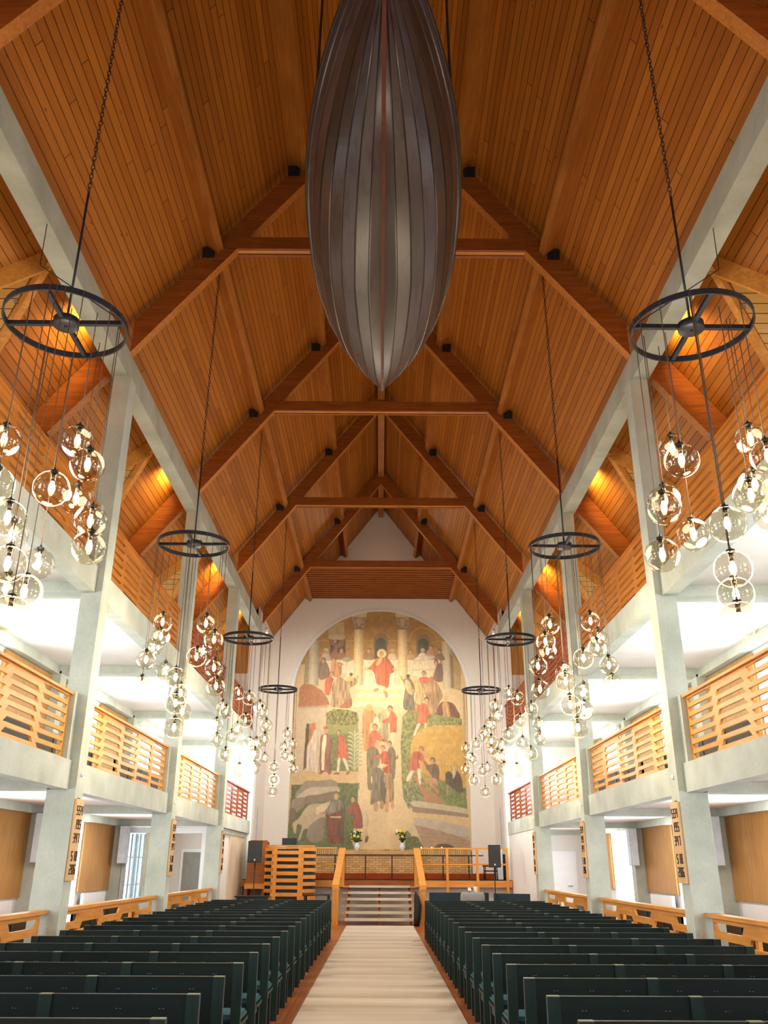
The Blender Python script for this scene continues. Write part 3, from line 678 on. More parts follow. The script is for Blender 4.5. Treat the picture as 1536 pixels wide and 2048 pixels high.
# thin guy wires of the nearest chandeliers
for s in (-1, 1):
    b = B(); b.tube([(s*4.3, 8.9, 9.3), (s*3.9, 8.1, 8.0), (s*3.05+(-s)*.5, 7.2, 6.62)], .006, M['black'], 5)
    b.obj('guy_wire', None, 'thin dark wire running from the wall beam to the nearest %s chandelier' % SIDE[s], 'wire', 'wires to the nearest chandeliers')
# ------------------------------------------------------------------ hanging boat
def boat():
    t = thing('wooden_boat', 'dark clinker built wooden boat hanging keel down under the ridge', 'boat', (.035, 0, 0))
    Yc, Lh = 9.35, 3.75
    W = .965; NS = 8; NT = 72
    def prof(tt):
        a = abs(tt)
        w = W*max(0, 1-a**2.5)**.87
        zk = 8.6+(.72 if tt > 0 else .74)*a**3.24
        zg = 9.46+.705*a**2.2
        return w, zk, zg
    tints = [[random.uniform(.7, 1.3) for _ in range(4)] for _ in range(NS*2)]
    base = [(.066, .046, .045), (.085, .078, .094), (.040, .028, .022), (.078, .066, .074), (.054, .040, .036)]
    def pt(tt, u):
        w, zk, zg = prof(tt); a = abs(tt); ang = min(u, 1)*math.pi/2
        return w*math.sin(ang)**(1+.25*a), zk+(zg-zk)*(1-math.cos(ang))
    h = B(); cols = []
    for side in (-1, 1):
        for st in range(NS):
            u0, u1 = st/NS, (st+1)/NS
            vs = []
            for i in range(NT+1):
                tt = -1+2*i/NT; y = Yc+Lh*tt
                A = pt(tt, u0); Bq = pt(tt, u1)
                dx, dz = Bq[0]-A[0], Bq[1]-A[1]; L_ = math.hypot(dx, dz) or 1
                nx, nz = dz/L_, -dx/L_                      # outward and down
                g = min(.016, L_*.22)
                ex, ez = dx/L_*g, dz/L_*g
                vs += [(side*(A[0]), y, A[1]), (side*(A[0]+ex*.3+nx*.014), y, A[1]+ez*.3+nz*.014), (side*(Bq[0]-ex+nx*.004), y, Bq[1]-ez+nz*.004), (side*Bq[0], y, Bq[1])]
            fs = [(i*4+q, i*4+q+1, i*4+5+q, i*4+4+q) for i in range(NT) for q in range(3)]
            bc = base[(st*3+(2 if side > 0 else 0)) % 5]
            h.add(vs, fs, M['hull'], False)
            dark = (.004, .003, .003)
            for i in range(NT+1):
                seg = min(3, (i*4)//(NT+1)); k = tints[st+(NS if side > 0 else 0)][seg]; c_ = tuple(v*k for v in bc)
                cols += [dark, c_, c_, dark]
    me = h.mesh('hull')
    ca = me.color_attributes.new('Col', 'FLOAT_COLOR', 'POINT')
    for i, c in enumerate(cols): ca.data[i].color = (*c, 1)
    link('hull', me, t)
    k = B(); pts = [(-1+2*i/40) for i in range(41)]
    vs = []; fs = []
    for tt in pts:
        w, zk, zg = prof(tt); y = Yc+Lh*tt
        for x, z in ((-.022, zk-.035), (.022, zk-.035), (.022, zk+.04), (-.022, zk+.04)): vs.append((x, y, z))
    for i in range(40):
        for q in range(4): fs.append((i*4+q, i*4+(q+1) % 4, i*4+4+(q+1) % 4, i*4+4+q))
    k.add(vs, fs, M['keelw']); k.obj('keel', t)
    for q in (-1, 1):
        w, zk, zg = prof(q*.999); b = B(); b.bar((0, Yc+q*Lh*.99, zk-.03), (0, Yc+q*(Lh+.03), zg+.12), .05, .08, M['keelw'], (0,1,0)); b.obj('stem_post', t)
    g = B()
    for side in (-1, 1):
        pp = []
        for i in range(41):
            tt = -1+2*i/40; w, zk, zg = prof(tt); pp.append((side*(w+.01), Yc+Lh*tt, zg))
        g.tube(pp, .03, M['hulld'], 6)
    g.obj('gunwale', t)
    for tt in (-.55, .5):
        w, zk, zg = prof(tt)
        for side in (-1, 1):
            r = B(); 
            for d in (0, .06): r.tube([(side*w, Yc+Lh*tt+d, zg), (side*(w*.55+.3), Yc+Lh*tt+d+.1, 14.3)], .012, M['rope'], 5)
            r.obj('suspension_rope', t)
    for tt in (-.5, 0, .45):
        w, zk, zg = prof(tt); r = B(); r.box(-w*.9, w*.9, Yc+Lh*tt-.12, Yc+Lh*tt+.12, zg-.2, zg-.16, M['hulld']); r.obj('thwart', t)
M['keelw'] = wood('keel_wood', (86, 48, 38), (112, 66, 54), 'Y', .4, .4)
M['hulld'] = wood('dark_hull_trim', (44, 34, 28), (70, 56, 48), 'Y', .45, .4)
boat()
# ------------------------------------------------------------------ chancel platform
p = B(); p.box(-4.42, 4.42, 30.2, 32.2, 1.02, 1.215, M['darkcarpet']); p.box(-4.42, 4.42, 32.2, 35.06, 1.02, 1.38, M['redfloor']); p.obj('floor', kind='structure')
p = B(); p.box(-4.42, -1.2, 30.12, 30.2, 1.0, 1.2, M['pinex']); p.box(1.2, 4.3, 30.12, 30.2, 1.0, 1.2, M['pinex']); p.box(-1.2, 1.2, 30.12, 30.2, 1.0, 1.2, M['beamw']); p.obj('trim_7', kind='structure')
p = B(); p.box(-4.42, 4.42, 30.5, 30.6, 0, 1.02, M['white']); p.obj('wall_far', kind='structure')
a = B(); a.box(-3.45, 3.48, 35.0, 35.2, 1.38, 2.0, M['brick']); a.box(-3.45, 3.48, 34.98, 35.2, 2.0, 2.2, M['soldier']); a.obj('brick_wall', None, 'long low yellow brick wall along the foot of the mural', 'brick wall')
t = thing('altar', 'yellow brick altar block in the centre of the chancel', 'altar')
B().box(-1.22, 1.28, 34.3, 34.96, 1.38, 2.02, M['brick']).obj('base', t)
B().box(-1.27, 1.33, 34.25, 34.96, 2.02, 2.15, M['sandstone'] if 'sandstone' in M else plain('altar_top_stone', (196, 158, 108), .8)).obj('altar_top', t)
# altar rail
t = thing('altar_rail', 'thin black metal rail in front of the brick altar', 'railing')
b = B(); b.box(-3.3, 3.6, 31.98, 32.02, 1.95, 1.985, M['black']); b.obj('top_rail', t)
for x in (-2.55, -1.5, -.456, .456, 1.4, 2.21, 3.1):
    b = B(); b.box(x-.02, x+.02, 31.98, 32.02, 1.215, 1.95, M['black']); b.obj('post', t)
# platform railing left and right of the stairs
for s, xs in ((-1, (-4.1, -2.9)), (1, (2.22, 3.19, 4.15))):
    t = thing('platform_railing', 'open pine railing with square posts on the %s of the chancel platform' % SIDE[s], 'railing', (0,0,0), 0, 'pine railings of the platform')
    x0, x1 = (-4.2, -1.36) if s < 0 else (1.4, 4.2)
    for z in (2.14, 1.66): b = B(); b.box(x0, x1, 30.16, 30.22, z, z+.045, M['pinex']); b.obj('rail', t)
    for x in xs: b = B(); b.box(x-.04, x+.04, 30.08, 30.13, 0.0, 2.14, M['pinez']); b.obj('post', t)
# stairs
t = thing('chancel_stairs', 'open stairs with beige carpeted treads rising to the chancel', 'stairs')
for i in range(6):
    z = .175*(i+1)-.005; y = 28.25+.33*i; w0 = -1.0+.012*i; w1 = 1.08-.012*i
    b = B(); b.box(-1.12, 1.2, y+.02, y+.3, z-.055, z-.015, M['pinex']); b.obj('tread', t)
    b = B(); b.box(w0, w1-.02, y-.01, y+.32, z-.06, z+.005, M['carpet']); b.obj('tread_carpet', t)
for x in (-.93, .03, .98):
    b = B(); b.prism([(x-.035, 28.3, 0), (x-.035, 28.55, 0), (x-.035, 30.1, .82), (x-.035, 30.1, 1.0), (x-.035, 28.3, .1)], (.07, 0, 0), M['beamw']); b.obj('stringer', t)
for s in (-1, 1):
    x = -1.28 if s < 0 else 1.33
    b = B(); b.box(x-.09, x+.09, 28.05, 28.13, 0, 1.08, M['pinez']); b.obj('newel_post', t)
    b = B(); b.prism([(x-.1, 28.02, .96), (x+.1, 28.02, .96), (x+.1, 28.02, 1.1), (x-.1, 28.02, 1.1)], (-s*.1*1.0, 2.15, 1.07), M['pinex']); b.obj('handrail', t)
    b = B(); xx = x-s*.13; b.box(xx-.05, xx+.05, 30.1, 30.2, 1.0, 2.1, M['pinez']); b.obj('newel_post', t)
    for j in range(5):
        f = j/5; y = 28.15+1.95*f; b = B(); b.bar((x-s*.03-s*.0, y, .14+.98*f), (x-s*.03, y+.38, .14+.98*f+.0), .03, .09, M['pinex']); b.obj('side_slat', t)
# black bag hanging on the right stair side
b = B(); b.tube([(1.12, 27.9, .0), (1.15, 27.9, .25), (1.17, 27.9, .55), (1.13, 27.9, .8), (1.1, 27.9, .92)], [.09, .11, .12, .08, .03], M['black'], 10)
b.obj('black_bag', None, 'black soft bag hanging at the right side of the stairs', 'bag')
# ------------------------------------------------------------------ pulpit
t = thing('pulpit', 'tall slatted pine pulpit with dark lining left of the stairs', 'pulpit', (0,0,0))
P = [(-3.50, 28.95), (-3.16, 28.5), (-2.40, 28.42), (-1.97, 28.80), (-1.97, 29.9), (-3.5, 29.9)]
b = B(); q = [(x*.0+x, y) for x, y in P]; cx, cy = -2.75, 29.2
b.prism([(cx+(x-cx)*.93, cy+(y-cy)*.93, .9) for x, y in P], (0, 0, 1.2), M['darkpanel']); b.obj('lining', t)
b = B(); b.prism([(cx+(x-cx)*.93, cy+(y-cy)*.93, 0.0) for x, y in P], (0, 0, .9), M['darkpanel']); b.obj('base_lining', t)
sl = B()
N = 22; zt = 2.17
for f in range(3):
    (xa, ya), (xb, yb) = P[f], P[f+1]
    d = Vector((xb-xa, yb-ya, 0)).normalized(); n = Vector((d.y, -d.x, 0))
    for j in range(11):
        z = zt-.075-j*.197-(.098 if f == 1 else 0)
        if z < .05: continue
        e = .11 if f != 1 else .0
        a_ = Vector((xa, ya, z))-d*(.02 if f != 1 else .11); c_ = Vector((xb, yb, z))+d*(.02 if f != 1 else .11)
        s_ = B(); s_.bar(a_+n*.012, c_+n*.012, .04, .105, M['pinex']); s_.obj('slat', t)
for (x, y) in P[1:3]:
    b = B(); b.box(x-.05, x+.05, y-.03, y+.05, 0, zt, M['pinez']); b.obj('corner_post', t)
b = B(); b.prism([(x, y, zt) for x, y in P[:4]]+[(P[3][0]-.08, P[3][1]+.1, zt), (P[2][0]-.02, P[2][1]+.12, zt), (P[1][0]+.02, P[1][1]+.12, zt), (P[0][0]+.08, P[0][1]+.1, zt)], (0, 0, .04), M['pinex']); b.obj('top_rim', t)
b = B(); b.prism([(-2.98, 28.5, zt+.04), (-2.55, 28.5, zt+.04), (-2.55, 28.8, zt+.04), (-2.98, 28.8, zt+.04)], (0, -.05, .2), M['darkpanel']); b.obj('book_rest', None, 'dark sloped book rest standing on the pulpit rim', 'book rest')
# wooden organ bench / cabinet behind the left loudspeaker
t = thing('organ_console', 'reddish wooden organ console behind the left loudspeaker', 'organ console')
b = B(); b.prism([(-4.15, 29.3, 1.1), (-4.15, 30.0, 1.1), (-4.15, 30.0, 2.33), (-4.15, 29.5, 2.33)], (.6, 0, 0), M['beamw']); b.obj('case', t)
b = B(); b.box(-4.18, -3.54, 29.25, 30.03, .95, 1.1, M['pinex']); b.box(-4.18, -4.08, 29.3, 29.95, 0, .95, M['beamw']); b.box(-3.64, -3.54, 29.3, 29.95, 0, .95, M['beamw']); b.obj('stand', t)
b = B(); b.box(-4.1, -3.6, 29.5, 29.95, 2.33, 2.37, M['pine_red']); b.obj('lid', t)
# ------------------------------------------------------------------ loudspeakers on stands
def speaker(x, y, z0, w, h, lab, sl):
    t = thing('loudspeaker', lab, 'loudspeaker', (x, y, z0), 0, 'black loudspeakers on stands')
    b = B(); b.prism([(-w/2, -.16, 0), (w/2, -.16, 0), (w/2*.8, .18, 0), (-w/2*.8, .18, 0)], (0, 0, h), M['black']); b.obj('cabinet', t)
    b = B(); b.box(-w/2+.01, w/2-.01, -.17, -.16, .02, h-.02, M['darkpanel']); b.obj('grille', t)
    b = B(); b.lathe([(.028, -.02), (.03, .03)], M['whitepaint'], (.03*0, -.15, .07), 10); b.obj('clamp', t)
    t = thing('speaker_stand', sl, 'stand', (x, y, 0), 0, 'tripod loudspeaker stands')
    b = B(); b.tube([(0, 0, .12), (0, 0, z0-.002)], [.019, .016], M['iron'], 8); b.obj('pole', t)
    b = B(); b.lathe([(.032, .62), (.034, .70)], M['chrome'], (0,0,0), 10); b.obj('collar', t)
    for q in range(3):
        a = q*2.094+.5; b = B(); b.tube([(0, 0, .5), (.25*math.cos(a), .25*math.sin(a), .25), (.42*math.cos(a), .42*math.sin(a), .02)], .012, M['black'], 6); b.obj('leg', t)
speaker(-3.66, 27.6, 1.70, .42, .60, 'black loudspeaker on a stand left of the pulpit', 'thin stand under the black loudspeaker left of the pulpit')
speaker(3.43, 27.6, 1.60, .36, .62, 'black loudspeaker on a tripod right of the stairs', 'black tripod stand right of the stairs')
# chair on platform
t = thing('chair', 'small dark chair standing on the platform at the right', 'chair', (3.75, 31.3, 1.215))
for x in (-.2, .2):
    for y, h in ((-.2, .44), (.2, .46)): b = B(); b.tube([(x, y, 0), (x*.96, y*.96, h)], .018, M['black'], 6); b.obj('leg', t)
b = B(); b.box(-.24, .24, -.24, .24, .40, .45, M['black']); b.obj('seat', t)
b = B(); b.box(-.22, .22, -.22, -.19, .25, .29, M['black']); b.obj('stretcher', t)
t = thing('audio_rack', 'white and black equipment rack at the right end of the platform', 'rack', (4.24, 32.0, 1.215))
b = B(); b.box(-.2, .0, -.2, .2, 0, .95, M['whitepaint']); b.obj('cabinet', t)
b = B(); b.box(.02, .15, -.2, .2, .05, .45, M['black']); b.box(.02, .15, -.2, .2, .5, .8, M['black']); b.obj('device', t)
# font, jug, front pews
b = B(); b.lathe([(.20, 0), (.20, .1), (.16, .18), (.17, .5), (.28, .7), (.325, .8), (.32, .93), (.29, .99), (.25, .985)], M['stone'], (2.5, 25.0, 0), 28)
b.obj('baptismal_font', None, 'round grey stone font in front of the right pews', 'font')
b = B(); b.lathe([(.045, 0), (.055, .02), (.055, .08), (.04, .11), (.045, .13)], M['silver'], (2.42, 24.95, .99), 14); b.obj('jug', None, 'small silver jug on the stone font, left of the white candle', 'jug')
b = B(); b.lathe([(.05, 0), (.05, .14)], M['whitepaint'], (2.58, 25.03, .99), 14); b.lathe([(.003, .14), (.003, .16)], M['ink'], (2.58, 25.03, .99), 6); b.obj('candle', None, 'white pillar candle standing on the stone font', 'candle')
for (loc, rz, L, lab) in (((1.42, 26.3, 0), -math.pi/2, 1.66, 'blue green bench by the right foot of the stairs, facing the altar'), ((3.15, 25.7, 0), -math.pi/2-.38, 1.0, 'blue green bench set at an angle by the right wall')):
    t = thing('front_bench', lab, 'bench', loc, rz, 'blue green benches before the chancel')
    t.rotation_euler = (0, 0, rz+math.pi/2)
    b = B(); b.box(0, L, -.02, .02, .74, .95, M['bluepew']); b.obj('backrest', t)
    b = B(); b.box(0, L, .02, .45, .38, .44, M['bluepew']); b.obj('seat', t)
    for x in (.03, L-.09):
        b = B(); b.box(x, x+.06, -.03, .02, 0, .94, M['bluepew']); b.box(x, x+.05, .38, .43, 0, .38, M['bluepew']); b.obj('leg', t)
b = B(); b.box(-3.95, -3.1, 26.3, 26.6, 0, .80, M['darkpanel']); b.box(-4.0, -3.05, 26.25, 26.65, .80, .84, M['black']); b.obj('low_cabinet', None, 'low dark cabinet on the floor in front of the left loudspeaker stand', 'cabinet')
t = thing('low_table', 'low dark table with papers between the pulpit and the stairs', 'table', (-1.75, 27.0, 0))
b = B(); b.box(-.38, .38, -.3, .3, .84, .88, M['darkpanel']); b.obj('table_top', t)
for x in (-.33, .33):
    for y in (-.25, .25): b = B(); b.box(x-.025, x+.025, y-.025, y+.025, 0, .84, M['black']); b.obj('leg', t)
b = B(); b.box(-1.0, -1.0+.001, 0, .001, 0, .001, M['white']) if False else None
# ------------------------------------------------------------------ flowers, candles
def bouquet(x, lab):
    t = thing('flower_vase', lab, 'vase of flowers', (x, 34.62, 2.15), 0, 'yellow bouquets on the altar')
    b = B(); b.lathe([(.05, 0), (.055, .01), (.10, .1), (.11, .16), (.07, .24), (.085, .28), (.07, .28)], M['porcelain'], (0,0,0), 18); b.obj('vase', t)
    rnd = random.Random(int(x*100)); lf = B(); st = B()
    for i in range(26):
        a = rnd.uniform(0, 6.28); r = rnd.uniform(.03, .2); h = rnd.uniform(.36, .72)
        p = Vector((r*math.cos(a), r*math.sin(a)*.6, h)); st.tube([(0, 0, .2), p*.6+Vector((0, 0, .1)), p], .006, M['leaf'], 4)
        for q in range(2):
            d = Vector((rnd.uniform(-1, 1), rnd.uniform(-1, 1), rnd.uniform(-.3, 1))).normalized()*.12; s_ = d.cross(Vector((0, 1, .2))).normalized()*.03; c_ = p*.8+Vector((0,0,.04))
            lf.add([c_, c_+d*.5+s_, c_+d, c_+d*.5-s_], [(0,1,2,3)], M['leaf'])
        if i < 11:
            f = B(); m = M['petal'] if i % 2 == 0 else M['petalw']; R = .055 if i % 2 == 0 else .05
            f.ball(p, R*.6, m, 8, 6)
            for k in range(9):
                t2 = k*.698; dd = Vector((math.cos(t2), -.35, math.sin(t2)))*R; e = Vector((-math.sin(t2), 0, math.cos(t2)))*R*.35
                f.add([p, p+dd*.7+e, p+dd*1.15, p+dd*.7-e], [(0,1,2,3)], m)
            f.obj('flower', t)
    st.obj('stems', t); lf.obj('leaves', t)
bouquet(-.83, 'vase of yellow and cream flowers on the altar, left one')
bouquet(.87, 'vase of yellow and cream flowers on the altar, right one')
b = B(); b.lathe([(.09, 0), (.10, .05), (.08, .055)], M['brass'], (.31, 34.6, 2.15), 16); b.obj('brass_bowl', None, 'low brass bowl on the altar top, right of centre', 'bowl')
b = B(); b.box(-.13, .13, -.01, .01, 0, .0, M['brass']) if False else None
for i, x in enumerate((1.6, 2.0, 2.38)):
    t = thing('tea_light', 'small lit candle on the brick ledge right of the altar, %s' % ('closest to the altar', 'middle one of three', 'farthest right')[i], 'candle', (x, 35.0, 2.2), 0, 'small candles on the brick ledge')
    b = B(); b.lathe([(.03, 0), (.035, .05), (.03, .05)], M['porcelain'], (0,0,0), 10); b.obj('holder', t)
    b = B(); b.ball((0, 0, .07), .02, M['lampglow'], 8, 6, 1.5); b.obj('flame', t)
# ------------------------------------------------------------------ mural, painted as vertex colours on a dense sheet
# the painting's own picture plane: four overlapping sheets a, b, c, d in cartoon units
SH = {'a': (540, 1200, 6.4), 'b': (740, 1200, 6.4), 'c': (560, 1440, 6.98), 'd': (740, 1440, 6.98)}
MU0, MU1, MV0, MV1 = 573.0, 946.0, 1222.0, 1702.0
NXm, NYm = 415, 534
yy, xx = np.mgrid[0:NYm, 0:NXm]
PU = MU0+(MU1-MU0)*xx/(NXm-1); PV = MV0+(MV1-MV0)*yy/(NYm-1)
IMG = np.zeros((NYm, NXm, 3)); rng = np.random.RandomState(3)
def vnoise(sx, sy, seed):
    r = np.random.RandomState(seed); gx = int((MU1-MU0)/sx)+3; gy = int((MV1-MV0)/sy)+3; g = r.rand(gy, gx)
    fx = (PU-MU0)/sx; fy = (PV-MV0)/sy; ix = fx.astype(int); iy = fy.astype(int); tx = fx-ix; ty = fy-iy
    tx = tx*tx*(3-2*tx); ty = ty*ty*(3-2*ty)
    return (g[iy, ix]*(1-tx)+g[iy, ix+1]*tx)*(1-ty)+(g[iy+1, ix]*(1-tx)+g[iy+1, ix+1]*tx)*ty
def smooth(p):
    n = len(p); o = []
    for i in range(n):
        a, b_, c, d = [np.array(p[(i+k) % n], float) for k in (-1, 0, 1, 2)]
        for t in (0, .25, .5, .75):
            o.append(.5*((2*b_)+(-a+c)*t+(2*a-5*b_+4*c-d)*t*t+(-a+3*b_-3*c+d)*t**3))
    return o
def inside(poly):
    P = np.array(poly); m = np.zeros(PU.shape, bool)
    x0, x1, y0, y1 = P[:,0].min()-1, P[:,0].max()+1, P[:,1].min()-1, P[:,1].max()+1
    i0 = max(0, int((y0-MV0)/(MV1-MV0)*(NYm-1))-1); i1 = min(NYm, int((y1-MV0)/(MV1-MV0)*(NYm-1))+2)
    j0 = max(0, int((x0-MU0)/(MU1-MU0)*(NXm-1))-1); j1 = min(NXm, int((x1-MU0)/(MU1-MU0)*(NXm-1))+2)
    if i1 <= i0 or j1 <= j0: return m
    U = PU[i0:i1, j0:j1]; V = PV[i0:i1, j0:j1]; s = np.zeros(U.shape, bool)
    n = len(P)
    for k in range(n):
        xa, ya = P[k]; xb, yb = P[(k+1) % n]
        if ya == yb: continue
        c = ((ya > V) != (yb > V)) & (U < (xb-xa)*(V-ya)/(yb-ya)+xa); s ^= c
    m[i0:i1, j0:j1] = s; return m
SEED = [10]
sheet_edge = 'e'
def paint(sheet, col, pts, kind='', amt=.16):
    """kind: s smooth outline, f vertical folds, g grass tufts, r rows of tiles, e edge line"""
    ox, oy, k = SH[sheet]
    p = [(ox+pts[i]/k, oy+pts[i+1]/k) for i in range(0, len(pts), 2)]
    if 's' in kind: p = smooth(p)
    m = inside(p); SEED[0] += 1
    c = np.array(lin(col)[:3])
    sh = np.ones(PU.shape)
    if 'f' in kind: sh = 1+(vnoise(2.6, 15, SEED[0])-.5)*4.2*amt
    elif 'g' in kind: sh = 1+(vnoise(2.6, 3.2, SEED[0])-.5)*4*amt
    elif 'r' in kind: sh = 1+np.sin((PU*.9+PV*.22)*1.5)*amt+(vnoise(3, 3, SEED[0])-.5)*amt*1.5
    else: sh = 1+(vnoise(7, 7, SEED[0])-.5)*amt*1.2
    if 's' in kind:   # rounded body shading: darker towards the right edge
        P = np.array(p); x0, x1 = P[:,0].min(), P[:,0].max()
        sh = sh*(1.08-.26*np.clip((PU-x0)/(x1-x0+1e-6), 0, 1)**2)
    IMG[m] = (c*sh[..., None])[m]
    if 's' in kind or sheet_edge in kind:
        n = np.zeros_like(m); n[1:-1, 1:-1] = m[1:-1, 1:-1] & m[:-2, 1:-1] & m[2:, 1:-1] & m[1:-1, :-2] & m[1:-1, 2:]
        IMG[m & ~n] *= .62
    return m
def ell(sheet, col, cx, cy, rx, ry, kind=''):
    paint(sheet, col, [v for t in range(16) for v in (cx+rx*math.cos(t*math.pi/8), cy+ry*math.sin(t*math.pi/8))], kind)
SKIN = (204, 150, 108)
# grounds
base = np.array(lin((224, 194, 142))[:3]); IMG[:] = base*(1+(vnoise(30, 30, 1)-.5)[..., None]*.18)
paint('a', (176, 126, 48), [0,0, 3000,0, 3000,880, 0,880], '', .3)
paint('a', (196, 150, 70), [0,545, 3000,545, 3000,565, 0,565])
# aedicule arches
for sh, cx in (('b', 725), ):
    for R, cc in ((205, (196, 150, 66)), (185, (172, 124, 48))):
        paint(sh, cc, [v for t in range(13) for v in (cx+R*math.cos(math.pi+t*math.pi/12), 560+R*math.sin(math.pi+t*math.pi/12))])
def niche(sh, cx, r, y0, y1):
    paint(sh, (136, 104, 72), [v for t in range(13) for v in (cx+r*math.cos(math.pi+t*math.pi/12), y0+105+r*math.sin(math.pi+t*math.pi/12))]+[cx+r*.93, y1, cx-r*.93, y1])
    q = r*.76; paint(sh, (44, 68, 56), [v for t in range(13) for v in (cx+q*math.cos(math.pi+t*math.pi/12), y0+145+q*math.sin(math.pi+t*math.pi/12))]+[cx+q, y1, cx-q, y1], '', .3)
niche('a', 1408, 103, 445, 800); niche('b', 724, 103, 450, 790)
paint('a', (46, 66, 56), [700,545, 910,545, 918,770, 700,770], '', .3)
# banquet tables
paint('a', (228, 208, 170), [560,820, 1035,820, 1035,1160, 560,1040], 'f', .1)
paint('a', (236, 216, 176), [1165,815, 1760,815, 1760,1160, 1165,1160], 'f', .12)
paint('b', (228, 206, 166), [500,815, 960,815, 900,1100, 500,1010], 'f', .1)
paint('b', (214, 190, 150), [520,940, 900,930, 890,955, 520,965])
# columns
for sh, x0, x1, y0, y1, c in (('a',1035,1165,375,1200,(238,206,146)), ('b',372,503,390,1195,(238,204,144)), ('a',405,548,560,1170,(208,194,162)), ('b',985,1140,560,1200,(206,190,158))):
    n = 10
    for i in range(n):
        t = (i+.5)/n; k = 1.05-.35*abs(t-.35)**1.3*1.6
        paint(sh, tuple(min(255, int(v*k)) for v in c), [x0+(x1-x0)*i/n,y0, x0+(x1-x0)*(i+1)/n+1,y0, x0+(x1-x0)*(i+1)/n+1,y1, x0+(x1-x0)*i/n,y1], '', .05)
paint('a', (168, 142, 112), [360,760, 410,760, 408,1140, 345,1140]); paint('b', (140, 120, 84), [1095,720, 1138,780, 1145,1195, 1105,1195])
paint('b', (188, 158, 92), [1140,760, 1240,900, 1240,1230, 1142,1200])
for sh, x in (('a', 1100), ('b', 437)):
    paint(sh, (222, 196, 150), [x-105,170, x+105,160, x+105,235, x-100,235]); paint(sh, (176, 148, 120), [x-105,225, x+108,225, x+75,385, x-65,385], 'g', .25)
    paint(sh, (206, 180, 146), [x-40,250, x+40,250, x+20,340, x-20,340], 's'); paint(sh, (150, 122, 98), [x-75,375, x+88,375, x+78,400, x-66,400])
paint('a', (196, 172, 116), [660,360, 880,290, 900,480, 670,480], '', .2)
# diners and servants along the top
def head(sh, x, y, r=26, hair=(110,70,44), skin=SKIN): ell(sh, hair, x, y-r*.25, r*1.1, r*1.15); ell(sh, skin, x-r*.15, y+r*.2, r*.8, r)
paint('a', (150, 100, 76), [700,770, 760,640, 690,600, 680,500, 720,520, 760,590, 800,590, 850,520, 900,530, 880,630, 800,670, 815,790], 's'); head('a', 770, 560); paint('a', (198, 178, 142), [665,490, 700,465, 890,465, 905,510, 870,545, 690,540], 's')
for x, y, c, hr in ((640,700,(190,176,150),(226,214,190)), (860,690,(156,96,70),(110,60,40)), (1245,690,(160,112,70),(120,78,44))):
    paint('a', c, [x-70,y+100, x-40,y+30, x+35,y+25, x+70,y+95, x+60,y+125, x-60,y+125], 's'); head('a', x, y, 28, hr)
for x, y, c, hr in ((290,700,(222,190,140),(210,180,130)), (550,700,(190,150,96),(130,84,44)), (715,690,(226,204,170),(206,184,150)), (830,640,(190,124,84),(112,58,36)), (955,700,(130,104,90),(90,60,50))):
    paint('b', c, [x-65,y+105, x-40,y+35, x+35,y+30, x+70,y+100, x+60,y+115], 's'); head('b', x, y, 27, hr)
paint('b', (220, 200, 166), [590,810, 680,760, 850,750, 880,790, 700,830], 's')
paint('a', (134, 106, 92), [555,850, 640,840, 700,960, 690,1050, 560,1080], 'sf'); paint('b', (120, 90, 82), [880,960, 920,870, 985,880, 985,1100, 870,1090, 860,1040], 'sf')
head('a', 610, 830, 30); head('b', 900, 850, 30, (80,60,50))
paint('a', (198, 136, 80), [715,880, 780,850, 860,880, 850,1040, 740,1040], 'sf'); head('a', 755, 830, 34, (150,100,60)); paint('a', (198, 136, 80), [800,880, 850,860, 890,880, 840,910], 's')
paint('a', (160, 160, 110), [870,800, 930,770, 1000,790, 1010,820, 940,845, 880,830], 's')
# steps below the host
for y0, y1, x0, x1, c in ((1160,1215,1130,1860,(248,226,176)), (1215,1270,1110,1890,(236,204,142)), (1270,1320,1090,1930,(250,228,178)), (1320,1385,1060,1960,(238,206,146)), (1385,1440,1030,1990,(248,222,168))):
    paint('a', c, [x0,y0, x1,y0, x1+15,y1, x0-15,y1])
# host in red robe with pale halo
ell('a', (226, 190, 110), 1422, 732, 68, 66); ell('a', (240, 214, 150), 1422, 732, 54, 52)
ell('a', (176, 110, 60), 1420, 735, 28, 38); ell('a', (220, 166, 116), 1420, 738, 20, 30)
paint('a', (204, 88, 44), [1345,800, 1390,780, 1450,785, 1510,795, 1560,860, 1600,930, 1585,990, 1545,1010, 1520,1170, 1480,1200, 1400,1160, 1350,1130, 1320,1000, 1270,950, 1210,955, 1190,940, 1260,910], 'sf', .24)
paint('a', (232, 176, 110), [1385,790, 1440,790, 1410,860, 1340,900], 's'); paint('a', (228, 178, 118), [1190,930, 1230,925, 1250,950, 1200,958], 's'); paint('b', (226, 172, 112), [300,930, 345,940, 340,960, 300,955], 's')
paint('a', (240, 206, 150), [1385,1160, 1480,1180, 1490,1220, 1450,1250, 1375,1230], 'sf'); paint('a', (212, 140, 84), [1310,1215, 1370,1195, 1380,1225, 1330,1245], 's'); paint('a', (206, 136, 84), [1450,1240, 1500,1250, 1510,1310, 1480,1320], 's')
